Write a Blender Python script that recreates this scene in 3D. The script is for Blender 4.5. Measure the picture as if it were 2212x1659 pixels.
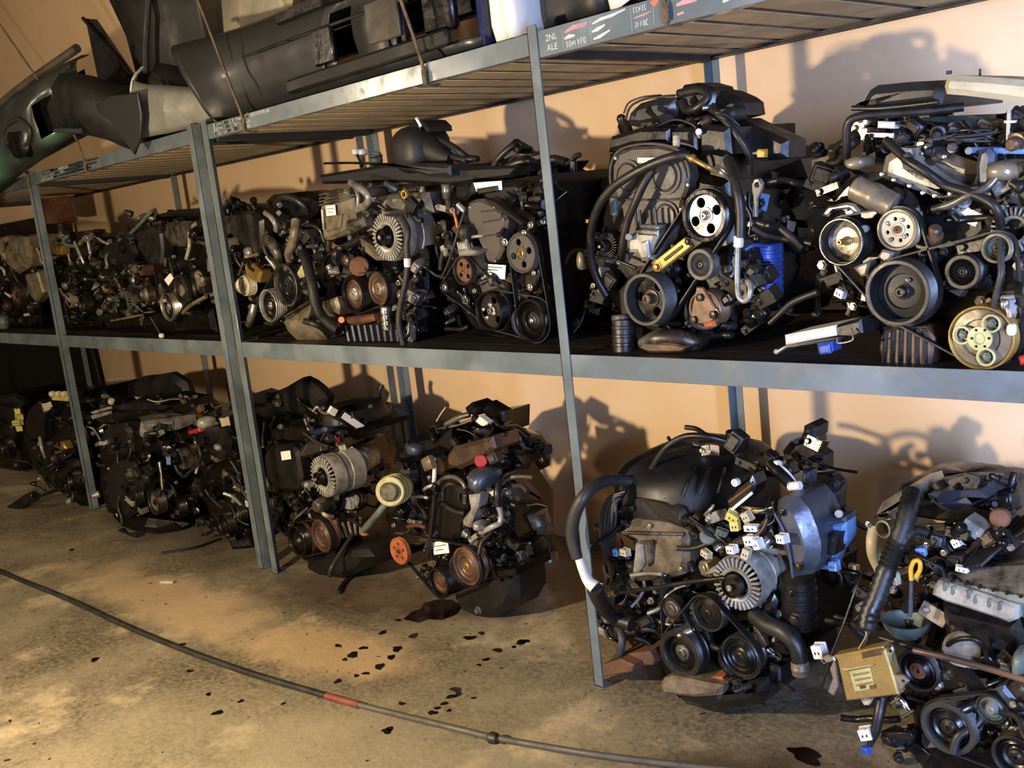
import bpy, bmesh, math, random
from mathutils import Vector, Matrix, Quaternion

for o in list(bpy.data.objects):
    bpy.data.objects.remove(o, do_unlink=True)
scene = bpy.context.scene
COL = scene.collection

# ---------------------------------------------------------------- camera
CAM = Vector((2.0099, -2.0947, 1.4766))
YAW, PITCH, ROLL, FPX = 0.8158, 0.1746, -0.1124, 2182.955
_f = Vector((-math.sin(YAW) * math.cos(PITCH), math.cos(YAW) * math.cos(PITCH), -math.sin(PITCH)))
_rt = Vector((math.cos(YAW), math.sin(YAW), 0))
_up = _rt.cross(_f)
_r = _rt * math.cos(ROLL) + _up * math.sin(ROLL)
_u = -_rt * math.sin(ROLL) + _up * math.cos(ROLL)
cd = bpy.data.cameras.new('camera')
cam = bpy.data.objects.new('camera', cd)
COL.objects.link(cam)
cam.matrix_world = Matrix(((_r.x, _u.x, -_f.x, CAM.x), (_r.y, _u.y, -_f.y, CAM.y), (_r.z, _u.z, -_f.z, CAM.z), (0, 0, 0, 1)))
cd.sensor_width = 36
cd.lens = FPX / 2212 * 36
cd.clip_start = 0.05
scene.camera = cam

# ---------------------------------------------------------------- light
w = bpy.data.worlds.new('world')
scene.world = w
w.use_nodes = True
w.node_tree.nodes['Background'].inputs[0].default_value = (0.55, 0.7, 1.0, 1)
w.node_tree.nodes['Background'].inputs[1].default_value = 0.3


def light(name, kind, loc, energy, color, rot=None, **kw):
    d = bpy.data.lights.new(name, kind)
    d.energy = energy
    d.color = color
    for k, v in kw.items():
        setattr(d, k, v)
    o = bpy.data.objects.new(name, d)
    COL.objects.link(o)
    o.location = loc
    if rot:
        o.rotation_euler = rot
    return o


# warm work lamp in the aisle, a weaker bulb further down, daylight through the door in the front wall
light('work_lamp_light', 'POINT', (-0.6, -2.4, 1.3), 350, (1.0, 0.81, 0.55), shadow_soft_size=0.05)
light('far_bulb_light', 'POINT', (-4.3, -3.0, 2.45), 95, (1.0, 0.82, 0.58), shadow_soft_size=0.12)
light('door_daylight', 'AREA', (4.1, -3.38, 1.15), 1100, (0.40, 0.55, 1.0), rot=(math.radians(90), 0, 0), shape='RECTANGLE', size=1.2, size_y=2.2)
vs = scene.view_settings
vs.view_transform = 'Standard'
vs.look = 'None'
vs.gamma = 1
vs.use_curve_mapping = False
vs.exposure = 0.3


# ---------------------------------------------------------------- placing
def ray(px, py):
    return _f + _r * ((px - 1106) / FPX) - _u * ((py - 829.5) / FPX)


def at(px, py, Y):
    """point of the vertical plane Y that a survey reading (px, py) of the photograph lands on"""
    d = ray(px, py)
    return CAM + d * ((Y - CAM.y) / d.y)


def mpp(P):
    return (P - CAM).dot(_f) / FPX


# ---------------------------------------------------------------- materials
def lin(h):
    h = h.lstrip('#')
    out = []
    for i in (0, 2, 4):
        c = int(h[i:i + 2], 16) / 255
        out.append(c / 12.92 if c <= 0.04045 else ((c + 0.055) / 1.055) ** 2.4)
    return (*out, 1)


MATS = {}


def mat(name, base, rough=0.5, metal=0.0, grime=0.4, dirt='#14100c', scale=14, bump=0.15, second=None, spec=0.5, coat=0.0):
    m = bpy.data.materials.new(name)
    m.use_nodes = True
    nt = m.node_tree
    N, L = nt.nodes, nt.links
    bs = N['Principled BSDF']
    tc = N.new('ShaderNodeTexCoord')
    n1 = N.new('ShaderNodeTexNoise')
    n1.inputs['Scale'].default_value = scale
    n1.inputs['Detail'].default_value = 6
    n1.inputs['Roughness'].default_value = 0.65
    L.new(tc.outputs['Object'], n1.inputs['Vector'])
    rp = N.new('ShaderNodeValToRGB')
    e = rp.color_ramp.elements
    e[0].position = 0.62 - 0.34 * grime - 0.1
    e[1].position = 0.62 - 0.34 * grime + 0.16
    e[0].color = (1, 1, 1, 1)
    e[1].color = (0, 0, 0, 1)
    L.new(n1.outputs['Fac'], rp.inputs['Fac'])
    mx = N.new('ShaderNodeMix')
    mx.data_type = 'RGBA'
    mx.inputs[6].default_value = lin(base)
    mx.inputs[7].default_value = lin(dirt)
    inv = N.new('ShaderNodeMath')
    inv.operation = 'SUBTRACT'
    inv.inputs[0].default_value = 1.0
    L.new(rp.outputs['Color'], inv.inputs[1])
    sc = N.new('ShaderNodeMath')
    sc.operation = 'MULTIPLY'
    sc.inputs[1].default_value = min(1.0, 0.35 + grime)
    L.new(inv.outputs[0], sc.inputs[0])
    L.new(sc.outputs[0], mx.inputs[0])
    col = mx.outputs[2]
    if second:
        n2 = N.new('ShaderNodeTexNoise')
        n2.inputs['Scale'].default_value = scale * 0.45
        n2.inputs['Detail'].default_value = 3
        L.new(tc.outputs['Object'], n2.inputs['Vector'])
        r2 = N.new('ShaderNodeValToRGB')
        r2.color_ramp.elements[0].position = 0.5
        r2.color_ramp.elements[1].position = 0.62
        L.new(n2.outputs['Fac'], r2.inputs['Fac'])
        m2 = N.new('ShaderNodeMix')
        m2.data_type = 'RGBA'
        L.new(r2.outputs['Color'], m2.inputs[0])
        L.new(col, m2.inputs[6])
        m2.inputs[7].default_value = lin(second)
        col = m2.outputs[2]
    L.new(col, bs.inputs['Base Color'])
    mr = N.new('ShaderNodeMapRange')
    mr.inputs[1].default_value = 0.3
    mr.inputs[2].default_value = 0.7
    mr.inputs[3].default_value = max(0.05, rough - 0.14)
    mr.inputs[4].default_value = min(1.0, rough + 0.2)
    L.new(n1.outputs['Fac'], mr.inputs[0])
    L.new(mr.outputs[0], bs.inputs['Roughness'])
    if metal:
        mm = N.new('ShaderNodeMath')
        mm.operation = 'MULTIPLY_ADD'
        mm.inputs[1].default_value = -0.55 * metal
        mm.inputs[2].default_value = metal
        L.new(sc.outputs[0], mm.inputs[0])
        L.new(mm.outputs[0], bs.inputs['Metallic'])
    bs.inputs['Specular IOR Level'].default_value = spec
    if coat:
        bs.inputs['Coat Weight'].default_value = coat
        bs.inputs['Coat Roughness'].default_value = 0.15
    if bump:
        n3 = N.new('ShaderNodeTexNoise')
        n3.inputs['Scale'].default_value = scale * 5
        n3.inputs['Detail'].default_value = 4
        L.new(tc.outputs['Object'], n3.inputs['Vector'])
        bp = N.new('ShaderNodeBump')
        bp.inputs['Strength'].default_value = bump
        bp.inputs['Distance'].default_value = 0.004
        L.new(n3.outputs['Fac'], bp.inputs['Height'])
        L.new(bp.outputs[0], bs.inputs['Normal'])
    MATS[name] = m
    return m


mat('black_plastic', '#100f0f', 0.36, 0, 0.35, '#1c1815')
mat('black_gloss', '#0b0b0d', 0.2, 0, 0.2, '#171310')
mat('grey_plastic', '#3d3832', 0.45, 0, 0.4, '#211d19', second='#48423a')
mat('taupe_plastic', '#4b453d', 0.45, 0, 0.35, '#2b2620')
mat('rubber', '#121111', 0.42, 0, 0.4, '#231f1b')
mat('rubber_grey', '#302e2b', 0.5, 0, 0.4, '#1f1c19')
mat('belt', '#100f0f', 0.5, 0, 0.4, '#1e1b18')
mat('iron', '#322c27', 0.36, 0.5, 0.6, '#110e0b', second='#3a2a1e')
mat('oily_iron', '#171412', 0.27, 0.4, 0.6, '#080605')
mat('dark_cast', '#1e1c1a', 0.34, 0.4, 0.5, '#0b0908')
mat('alu', '#b5b2aa', 0.28, 0.6, 0.45, '#2a241c')
mat('alu_dirty', '#7c776c', 0.36, 0.5, 0.65, '#241d15')
mat('alu_tan', '#8a7f6a', 0.38, 0.35, 0.5, '#3a2e1f')
mat('alu_pale', '#a9a69c', 0.38, 0.25, 0.45, '#4a4336')
mat('chrome', '#d8d5cf', 0.16, 1.0, 0.15, '#4a443c', bump=0.04)
mat('steel', '#b9b4aa', 0.28, 0.95, 0.3, '#3a332a', bump=0.08)
mat('oily_pan', '#110f0e', 0.5, 0.2, 0.6, '#0a0807', bump=0.3)
mat('brass', '#b4924f', 0.35, 0.8, 0.35, '#4a3a1e')
mat('rust', '#5e3420', 0.7, 0.15, 0.5, '#2c1a12', second='#6c452a')
mat('rust_orange', '#a85a30', 0.75, 0.05, 0.35, '#5a2f1a')
mat('brown_steel', '#614c3c', 0.42, 0.4, 0.5, '#2a1d14', second='#6e5138')
mat('white_label', '#e6e4dc', 0.6, 0, 0.1, '#b8b4a8', bump=0)
mat('white_plastic', '#dcdad2', 0.45, 0, 0.2, '#8a857a', bump=0.03)
mat('cream_plastic', '#b3a98d', 0.5, 0, 0.3, '#8a7a58')
mat('yellow_plastic', '#c8bb5e', 0.45, 0, 0.25, '#7a6c30')
mat('yellow_paint', '#c99a2c', 0.4, 0, 0.2, '#6a4c14')
mat('filter_yellow', '#b0ad78', 0.5, 0, 0.3, '#6e6a45')
mat('red_plastic', '#a02a2a', 0.4, 0, 0.25, '#3a1414')
mat('orange_plastic', '#d07a30', 0.45, 0, 0.2, '#5a3414')
mat('blue_plastic', '#2b4fa8', 0.4, 0, 0.25, '#141c3a')
mat('blue_pale', '#6f94c8', 0.4, 0.1, 0.2, '#33425c')
mat('blue_steel', '#5c6272', 0.35, 0.7, 0.35, '#2a2a30')
mat('navy', '#1c2448', 0.2, 0, 0.15, '#101018', coat=0.5)
mat('grey_green', '#5f6a60', 0.5, 0.1, 0.4, '#2c3029')
mat('gold_plate', '#a98e52', 0.4, 0.55, 0.35, '#5e4a28')
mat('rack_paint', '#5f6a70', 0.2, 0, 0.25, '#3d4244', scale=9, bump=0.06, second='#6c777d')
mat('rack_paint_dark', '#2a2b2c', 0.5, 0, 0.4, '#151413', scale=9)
mat('slat_wood', '#ad9c80', 0.55, 0, 0.25, '#7f705a', scale=8, second='#9c8b70')
mat('deck_wood', '#2e221a', 0.5, 0, 0.6, '#120d0a', scale=8)
mat('block_wood', '#5f4029', 0.7, 0, 0.4, '#38241a', scale=10)
mat('rope', '#6b5a42', 0.85, 0, 0.4, '#3a2e20', scale=40)
mat('red_tape', '#7d3a30', 0.6, 0, 0.4, '#4a2a24')
mat('chalk', '#b4bebe', 0.9, 0, 0.25, '#8a9492', bump=0)
mat('chalk_pink', '#b98a92', 0.9, 0, 0.3, '#7a6a70', bump=0)
mat('chalk_red', '#c86a62', 0.9, 0, 0.3, '#8a5a58', bump=0)
mat('black_paint_and_shade', '#16181a', 0.5, 0, 0.25, '#2a2e30', bump=0)
mat('bumper_dark', '#242528', 0.42, 0, 0.35, '#1a1916', scale=6, coat=0.1)
mat('bumper_black', '#0d0c0e', 0.5, 0, 0.3, '#151312', scale=6)
mat('bumper_silver', '#8f9089', 0.4, 0.25, 0.3, '#5d5b54', scale=6)
mat('bumper_white', '#d8dad6', 0.35, 0, 0.15, '#a5a59e', scale=6)
mat('bumper_green', '#2f3230', 0.35, 0.1, 0.4, '#22221e', scale=3, coat=0.2, second='#3f6955')
mat('bumper_pale', '#b3aa96', 0.5, 0, 0.3, '#6b665a', scale=4)
mat('oil', '#140c08', 0.12, 0, 0.2, '#1a0d07', bump=0, spec=0.6)
mat('cable_black', '#1d1c1a', 0.5, 0, 0.3, '#35312b')
mat('cable_grey', '#4f4b44', 0.55, 0, 0.3, '#332f2a')
mat('copper_wire', '#8a5a3a', 0.5, 0.2, 0.2, '#4a3020')


# concrete floor, painted walls
def floor_mat():
    m = bpy.data.materials.new('concrete_floor')
    m.use_nodes = True
    N, L = m.node_tree.nodes, m.node_tree.links
    bs = N['Principled BSDF']
    tc = N.new('ShaderNodeTexCoord')

    def noise(scale, detail=5, rough=0.6, dist=0.0):
        n = N.new('ShaderNodeTexNoise')
        n.inputs['Scale'].default_value = scale
        n.inputs['Detail'].default_value = detail
        n.inputs['Roughness'].default_value = rough
        n.inputs['Distortion'].default_value = dist
        L.new(tc.outputs['Object'], n.inputs['Vector'])
        return n

    def ramp(n, a, b):
        r = N.new('ShaderNodeValToRGB')
        r.color_ramp.elements[0].position = a
        r.color_ramp.elements[1].position = b
        L.new(n.outputs['Fac'], r.inputs['Fac'])
        return r

    def mix(fac, a, b):
        x = N.new('ShaderNodeMix')
        x.data_type = 'RGBA'
        L.new(fac, x.inputs[0])
        for s, v in ((6, a), (7, b)):
            if isinstance(v, str):
                x.inputs[s].default_value = lin(v)
            else:
                L.new(v, x.inputs[s])
        return x.outputs[2]
    big = ramp(noise(1.3, 8, 0.65, 0.2), 0.40, 0.6)
    c = mix(big.outputs['Color'], '#5c5342', '#867960')
    pat = ramp(noise(1.9, 10, 0.72, 0.25), 0.54, 0.62)
    c = mix(pat.outputs['Color'], c, '#b3a081')
    blot = ramp(noise(9, 10, 0.8, 0.3), 0.54, 0.72)
    c = mix(blot.outputs['Color'], c, '#373429')
    fine = ramp(noise(55, 4, 0.7), 0.42, 0.72)
    c = mix(fine.outputs['Color'], c, '#94886e')
    def stain(c0, cx, cy, rx, ry, rot, colour, soft=0.35, amount=0.8):
        mp = N.new('ShaderNodeMapping')
        mp.vector_type = 'TEXTURE'
        mp.inputs['Location'].default_value = (cx, cy, 0)
        mp.inputs['Rotation'].default_value = (0, 0, rot)
        mp.inputs['Scale'].default_value = (rx, ry, 10)
        L.new(tc.outputs['Object'], mp.inputs['Vector'])
        ln = N.new('ShaderNodeVectorMath')
        ln.operation = 'LENGTH'
        L.new(mp.outputs[0], ln.inputs[0])
        ad = N.new('ShaderNodeMath')
        ad.operation = 'MULTIPLY_ADD'
        ad.inputs[1].default_value = 1.9
        L.new(noise(3.5, 9, 0.7).outputs['Fac'], ad.inputs[0])
        L.new(ln.outputs['Value'], ad.inputs[2])
        mr2 = N.new('ShaderNodeMapRange')
        mr2.inputs[1].default_value = 1.7 - soft
        mr2.inputs[2].default_value = 1.7 + soft
        mr2.inputs[3].default_value = amount
        mr2.inputs[4].default_value = 0
        L.new(ad.outputs[0], mr2.inputs[0])
        return mix(mr2.outputs[0], c0, colour)
    c = stain(c, -2.0, -.42, 1.1, .22, .05, '#b89d78', .25)
    c = stain(c, -1.0, -.33, .55, .2, .25, '#b79b74', .25)
    c = stain(c, -1.25, .12, .75, .3, .2, '#4a3627', .3)
    c = stain(c, .75, -.12, .5, .2, .5, '#433629', .35)
    c = stain(c, -3.0, .1, 1.6, .28, 0, '#4b4234', .4)
    c = stain(c, -.35, -.75, .9, .3, .2, '#9b9174', .4, .6)
    spots = ramp(noise(34, 2, 0.5, 0.3), 0.70, 0.74)
    c = mix(spots.outputs['Color'], c, '#2c2019')
    L.new(c, bs.inputs['Base Color'])
    mr = N.new('ShaderNodeMapRange')
    mr.inputs[3].default_value = 0.42
    mr.inputs[4].default_value = 0.8
    L.new(big.outputs['Color'], mr.inputs[0])
    L.new(mr.outputs[0], bs.inputs['Roughness'])
    bp = N.new('ShaderNodeBump')
    bp.inputs['Strength'].default_value = 0.4
    bp.inputs['Distance'].default_value = 0.012
    L.new(noise(18, 8, 0.7).outputs['Fac'], bp.inputs['Height'])
    L.new(bp.outputs[0], bs.inputs['Normal'])
    return m


MATS['floor'] = floor_mat()
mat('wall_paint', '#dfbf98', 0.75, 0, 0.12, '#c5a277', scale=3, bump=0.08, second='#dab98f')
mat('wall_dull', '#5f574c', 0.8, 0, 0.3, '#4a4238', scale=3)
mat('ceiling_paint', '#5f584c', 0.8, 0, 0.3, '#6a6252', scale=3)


# ---------------------------------------------------------------- mesh kit
class M:
    def __init__(s):
        s.v = []
        s.f = []

    def add(s, vs_, fs):
        o = len(s.v)
        s.v += [Vector(p) for p in vs_]
        s.f += [tuple(i + o for i in f) for f in fs]
        return s

    def box(s, c, size, R=None, ch=0.0):
        hx, hy, hz = (a / 2 for a in size)
        c = Vector(c)
        R = R or Matrix.Identity(3)
        ch = min(ch, hx * .6, hy * .6, hz * .6)
        vs_, idx = [], {}
        for sx in (-1, 1):
            for sy in (-1, 1):
                for sz in (-1, 1):
                    for ax in range(3):
                        p = [sx * hx, sy * hy, sz * hz]
                        for k in range(3):
                            if k != ax:
                                p[k] -= (sx, sy, sz)[k] * ch
                        idx[(sx, sy, sz, ax)] = len(vs_)
                        vs_.append(c + R @ Vector(p))
        fs = []
        if ch <= 0:
            key = lambda a, b, d: idx[(a, b, d, 0)]
            q = [((-1, -1, -1), (-1, -1, 1), (-1, 1, 1), (-1, 1, -1)), ((1, -1, -1), (1, 1, -1), (1, 1, 1), (1, -1, 1)),
                 ((-1, -1, -1), (1, -1, -1), (1, -1, 1), (-1, -1, 1)), ((-1, 1, -1), (-1, 1, 1), (1, 1, 1), (1, 1, -1)),
                 ((-1, -1, -1), (-1, 1, -1), (1, 1, -1), (1, -1, -1)), ((-1, -1, 1), (1, -1, 1), (1, 1, 1), (-1, 1, 1))]
            pts = [c + R @ Vector((a * hx, b * hy, d * hz)) for a in (-1, 1) for b in (-1, 1) for d in (-1, 1)]
            m = {(a, b, d): (a > 0) * 4 + (b > 0) * 2 + (d > 0) for a in (-1, 1) for b in (-1, 1) for d in (-1, 1)}
            return s.add(pts, [tuple(m[k] for k in f) for f in q])
        for ax in range(3):
            b, d = [k for k in range(3) if k != ax]
            for sg in (-1, 1):
                f = []
                for (p, q_) in ((-1, -1), (1, -1), (1, 1), (-1, 1)):
                    k = [0, 0, 0]
                    k[ax], k[b], k[d] = sg, p, q_
                    f.append(idx[(*k, ax)])
                flip = (sg < 0) ^ (ax == 1)
                fs.append(tuple(reversed(f)) if flip else tuple(f))
        for ax in range(3):
            b, d = [k for k in range(3) if k != ax]
            for p in (-1, 1):
                for q_ in (-1, 1):
                    k0, k1 = [0, 0, 0], [0, 0, 0]
                    k0[ax], k1[ax] = -1, 1
                    k0[b] = k1[b] = p
                    k0[d] = k1[d] = q_
                    fs.append((idx[(*k0, b)], idx[(*k1, b)], idx[(*k1, d)], idx[(*k0, d)]))
        for sx in (-1, 1):
            for sy in (-1, 1):
                for sz in (-1, 1):
                    fs.append(tuple(idx[(sx, sy, sz, a)] for a in range(3)))
        return s.add(vs_, fs)

    def lathe(s, c, axis, prof, n=24, a0=0.0, a1=None):
        """prof (r, h): h runs along axis"""
        c = Vector(c)
        ax = Vector(axis).normalized()
        t = Vector((0, 0, 1)) if abs(ax.z) < .9 else Vector((1, 0, 0))
        X = ax.cross(t).normalized()
        Z = X.cross(ax).normalized()
        full = a1 is None
        a1 = a1 if a1 is not None else a0 + 2 * math.pi
        cols = n if full else n + 1
        o = len(s.v)
        for i in range(cols):
            a = a0 + (a1 - a0) * i / n
            d = X * math.cos(a) + Z * math.sin(a)
            for r, h in prof:
                s.v.append(c + d * r + ax * h)
        k = len(prof)
        for i in range(n):
            j = (i + 1) % cols
            for p in range(k - 1):
                s.f.append((o + i * k + p, o + j * k + p, o + j * k + p + 1, o + i * k + p + 1))
        return s

    def tube(s, pts, r, seg=8, res=4, cap=True, corr=0.0):
        pts = [Vector(p) for p in pts]
        if len(pts) > 2 and res > 1:
            P = [pts[0] * 2 - pts[1]] + pts + [pts[-1] * 2 - pts[-2]]
            out, rr = [], []
            for i in range(1, len(P) - 2):
                for k in range(res):
                    t = k / res
                    a, b, c_, d = P[i - 1:i + 3]
                    out.append(.5 * ((2 * b) + (c_ - a) * t + (2 * a - 5 * b + 4 * c_ - d) * t * t + (3 * b - a - 3 * c_ + d) * t ** 3))
            out.append(pts[-1])
            rs = r
            if isinstance(r, (list, tuple)):
                rs = []
                for i in range(len(pts) - 1):
                    for k in range(res):
                        rs.append(r[i] + (r[i + 1] - r[i]) * k / res)
                rs.append(r[-1])
            pts, r = out, rs
        if corr:
            fin, rl = [], []
            for a, b in zip(pts, pts[1:]):
                m = max(1, int((b - a).length / corr))
                for k in range(m):
                    fin.append(a.lerp(b, k / m))
            fin.append(pts[-1])
            pts = fin
            r0 = r[0] if isinstance(r, (list, tuple)) else r
            r = [r0 * (1.0 if i % 2 else 0.82) for i in range(len(pts))]
        n = len(pts)
        if not isinstance(r, (list, tuple)):
            r = [r] * n
        o = len(s.v)
        T = (pts[1] - pts[0]).normalized()
        nrm = T.orthogonal().normalized()
        for i in range(n):
            t2 = (pts[min(i + 1, n - 1)] - pts[max(i - 1, 0)]).normalized()
            if t2.length == 0:
                t2 = T
            nrm = (nrm - t2 * nrm.dot(t2))
            nrm = nrm.normalized() if nrm.length > 1e-6 else t2.orthogonal().normalized()
            b = t2.cross(nrm)
            for k in range(seg):
                a = 2 * math.pi * k / seg
                s.v.append(pts[i] + (nrm * math.cos(a) + b * math.sin(a)) * r[i])
        for i in range(n - 1):
            for k in range(seg):
                j = (k + 1) % seg
                s.f.append((o + i * seg + k, o + i * seg + j, o + (i + 1) * seg + j, o + (i + 1) * seg + k))
        if cap:
            s.f.append(tuple(o + k for k in reversed(range(seg))))
            s.f.append(tuple(o + (n - 1) * seg + k for k in range(seg)))
        return s

    def prism(s, pts, d, ch=0.0):
        """planar outline pts (3D, any order) extruded by vector d, front edge chamfered"""
        pts = [Vector(p) for p in pts]
        d = Vector(d)
        n = len(pts)
        nn = Vector((0, 0, 0))
        for i in range(n):
            nn += (pts[i]).cross(pts[(i + 1) % n])
        if nn.dot(d) > 0:
            pts.reverse()
        dn = d.normalized()
        cen = sum(pts, Vector()) / n

        def inset(a):
            out = []
            for i in range(n):
                e0 = (pts[i] - pts[i - 1]).normalized()
                e1 = (pts[(i + 1) % n] - pts[i]).normalized()
                n0, n1 = dn.cross(e0), dn.cross(e1)
                b = n0 + n1
                if b.length < 1e-6:
                    b = n0
                b = b.normalized()
                k = a / max(.5, b.dot(n0))
                q1 = pts[i] - b * k
                out.append(q1)
            return out
        if ch > 0:
            ins = inset(ch)
            if sum((p - cen).length for p in ins) > sum((p - cen).length for p in pts):
                ins = inset(-ch)
            rings = [ins, [p + dn * ch for p in pts], [p + d for p in pts]]
        else:
            rings = [pts, [p + d for p in pts]]
        o = len(s.v)
        for rg in rings:
            s.v += rg
        for k in range(len(rings) - 1):
            for i in range(n):
                j = (i + 1) % n
                s.f.append((o + k * n + i, o + k * n + j, o + (k + 1) * n + j, o + (k + 1) * n + i))
        s.f.append(tuple(o + i for i in reversed(range(n))))
        s.f.append(tuple(o + (len(rings) - 1) * n + i for i in range(n)))
        return s


def add_obj(name, m, material, parent=None, label=None, smooth=40, kind=None):
    me = bpy.data.meshes.new(name)
    off = Vector((0, 0, 0))
    p = parent
    while p is not None:
        off += p.location
        p = p.parent
    me.from_pydata([tuple(v - off) for v in m.v], [], m.f)
    me.validate()
    bm = bmesh.new()
    bm.from_mesh(me)
    bmesh.ops.recalc_face_normals(bm, faces=bm.faces)
    bm.to_mesh(me)
    bm.free()
    if smooth:
        for pl in me.polygons:
            pl.use_smooth = True
        me.set_sharp_from_angle(angle=math.radians(smooth))
    me.materials.append(MATS[material] if isinstance(material, str) else material)
    o = bpy.data.objects.new(name, me)
    COL.objects.link(o)
    if parent is not None:
        o.parent = parent
    if label:
        o['label'] = label
    if kind:
        o['kind'] = kind
    return o


def thing(name, label, cat, loc, group=None):
    o = bpy.data.objects.new(name, None)
    COL.objects.link(o)
    o.empty_display_size = 0.05
    o.location = loc
    o['label'] = label
    o['category'] = cat
    if group:
        o['group'] = group
    return o


def tag(o, label, cat, group=None):
    o['label'] = label
    o['category'] = cat
    if group:
        o['group'] = group
    return o


def struct(name, m, material, parent=None):
    o = add_obj(name, m, material, parent)
    if parent is None:
        o['kind'] = 'structure'
    return o


def rot2(pts, c, deg):
    a = math.radians(deg)
    return [(c[0] + (x - c[0]) * math.cos(a) - (y - c[1]) * math.sin(a), c[1] + (x - c[0]) * math.sin(a) + (y - c[1]) * math.cos(a)) for x, y in pts]

# ---------------------------------------------------------------- the room
WALL_Y = 0.98
XL, XR, YF, ZC = -10.0, 5.4, -3.4, 4.0
m = M().box(((XL + XR) / 2, (YF + WALL_Y) / 2, -0.05), (XR - XL + .4, WALL_Y - YF + .4, 0.1))
struct('floor', m, 'floor')
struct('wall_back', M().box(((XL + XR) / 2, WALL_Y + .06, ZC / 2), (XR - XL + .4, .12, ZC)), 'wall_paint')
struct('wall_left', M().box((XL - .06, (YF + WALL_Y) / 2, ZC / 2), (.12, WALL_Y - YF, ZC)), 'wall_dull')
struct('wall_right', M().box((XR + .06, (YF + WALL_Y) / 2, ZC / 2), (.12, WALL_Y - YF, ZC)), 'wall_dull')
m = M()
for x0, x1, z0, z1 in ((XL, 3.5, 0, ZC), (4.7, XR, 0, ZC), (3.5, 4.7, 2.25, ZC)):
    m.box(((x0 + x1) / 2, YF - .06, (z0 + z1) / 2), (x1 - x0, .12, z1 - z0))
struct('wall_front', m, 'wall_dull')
# unseen door leaf, added to block daylight from the left bay
m = M().box((3.47, -3.06, 1.12), (.045, .64, 2.22), ch=.004)
d1_ = struct('daylight_block_leaf', m, 'wall_dull')
for zz in (.55, 1.62):
    add_obj('block_leaf_panel', M().box((3.497, -3.06, zz), (.012, .44, .86), ch=.004), 'wall_dull', d1_)
add_obj('block_leaf_handle', M().tube([(3.5, -2.8, 1.02), (3.55, -2.8, 1.02), (3.55, -2.92, 1.02)], .009, 8, 3), 'steel', d1_)
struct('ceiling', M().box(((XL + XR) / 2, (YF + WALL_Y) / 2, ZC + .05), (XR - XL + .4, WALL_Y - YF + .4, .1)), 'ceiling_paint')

# ---------------------------------------------------------------- racks
ZM, ZT = 1.036, 1.931      # top edges of the shelf beams
DEP = 0.862


def lpost(x0, corner, y0=0.0, back=False, h=1.95, wd=.045, dp=.04):
    """angle-iron post: a flange along X and a flange along Y"""
    m = M()
    t = .004
    m.box((x0 + wd / 2, y0 + (t / 2 if not back else -t / 2), h / 2), (wd, t, h), ch=.001)
    xs = x0 + wd - t / 2 if corner == 'r' else x0 + t / 2
    yy = y0 + dp / 2 if not back else y0 - dp / 2
    m.box((xs, yy, h / 2), (t, dp, h), ch=.001)
    m.box((x0 + wd / 2, y0 + (dp / 2 if not back else -dp / 2), .002), (wd, dp, .004))
    return m


def lbeam(x0, x1, zt, hh, y, back=False):
    m = M()
    s = -1 if back else 1
    m.box(((x0 + x1) / 2, y + s * .0025, zt - hh / 2), (x1 - x0, .004, hh), ch=.001)
    m.box(((x0 + x1) / 2, y + s * .02, zt - hh + .003), (x1 - x0, .036, .004), ch=.001)
    return m


def rack(label, posts, x0, x1, gap0):
    r = thing('storage_rack', label, 'rack', ((x0 + x1) / 2, DEP / 2, 0), 'steel storage racks')
    for px, corner, wd in posts:
        add_obj('post', lpost(px, corner, 0, wd=wd), 'rack_paint', r)
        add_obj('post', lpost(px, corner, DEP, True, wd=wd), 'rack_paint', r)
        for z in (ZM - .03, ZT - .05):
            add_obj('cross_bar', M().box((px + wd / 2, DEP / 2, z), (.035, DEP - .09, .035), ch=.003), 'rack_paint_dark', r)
    beams = {}
    xs = [p[0] for p in posts]
    for a, b in zip(posts, posts[1:]):
        xa, xb = a[0] + .005, b[0] + b[2] - .005
        tall = .07 if a[0] > -.5 else .058
        beams[(round(a[0], 2), 'm')] = add_obj('shelf_beam', lbeam(xa, xb, ZM, .066, .004), 'rack_paint', r)
        beams[(round(a[0], 2), 't')] = add_obj('shelf_beam', lbeam(xa, xb, ZT, tall, .004), 'rack_paint', r)
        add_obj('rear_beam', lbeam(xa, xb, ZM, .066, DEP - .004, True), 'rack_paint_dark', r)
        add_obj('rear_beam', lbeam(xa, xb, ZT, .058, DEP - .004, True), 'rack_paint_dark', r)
    # top deck: slats from front to back, wide boards with the gaps filled in black
    k = math.ceil((x0 - gap0) / .15)
    while gap0 + .15 * k + .14 < x1:
        xa = gap0 + .15 * k + .016
        m = M().box((xa + .059, DEP / 2 + .003, 1.895), (.118 + random.uniform(-.004, .004), DEP - .02, .019), ch=.002)
        add_obj('slat', m, 'slat_wood', r)
        add_obj('gap_shade_strip', M().box((xa - .016, DEP / 2 + .003, 1.8965), (.027, DEP - .03, .018)), 'black_paint_and_shade', r)  # black strip stands in for the shade between slats
        k += 1
    # shelf deck: oil-soaked planks along the shelf
    for i in range(6):
        m = M().box(((x0 + x1) / 2, .01 + .14 * (i + .5), ZM - .018 + random.uniform(-.001, .001)), (x1 - x0 - .02, .134, .022), ch=.003)
        add_obj('deck_plank', m, 'deck_wood', r)
    return r, beams


random.seed(3)
rackL, beamL = rack('grey-blue steel rack left of the doubled post, receding into the dark', [(-5.86, 'r', .045), (-3.93, 'r', .045), (-2.01, 'r', .045)], -5.86, -1.966, -.02)
rackR, beamR = rack('grey-blue steel rack in the foreground, chalk notes on its top beam', [(-1.89, 'l', .045), (0.0, 'l', .036), (2.0, 'l', .045)], -1.89, 2.04, -.02)

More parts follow.
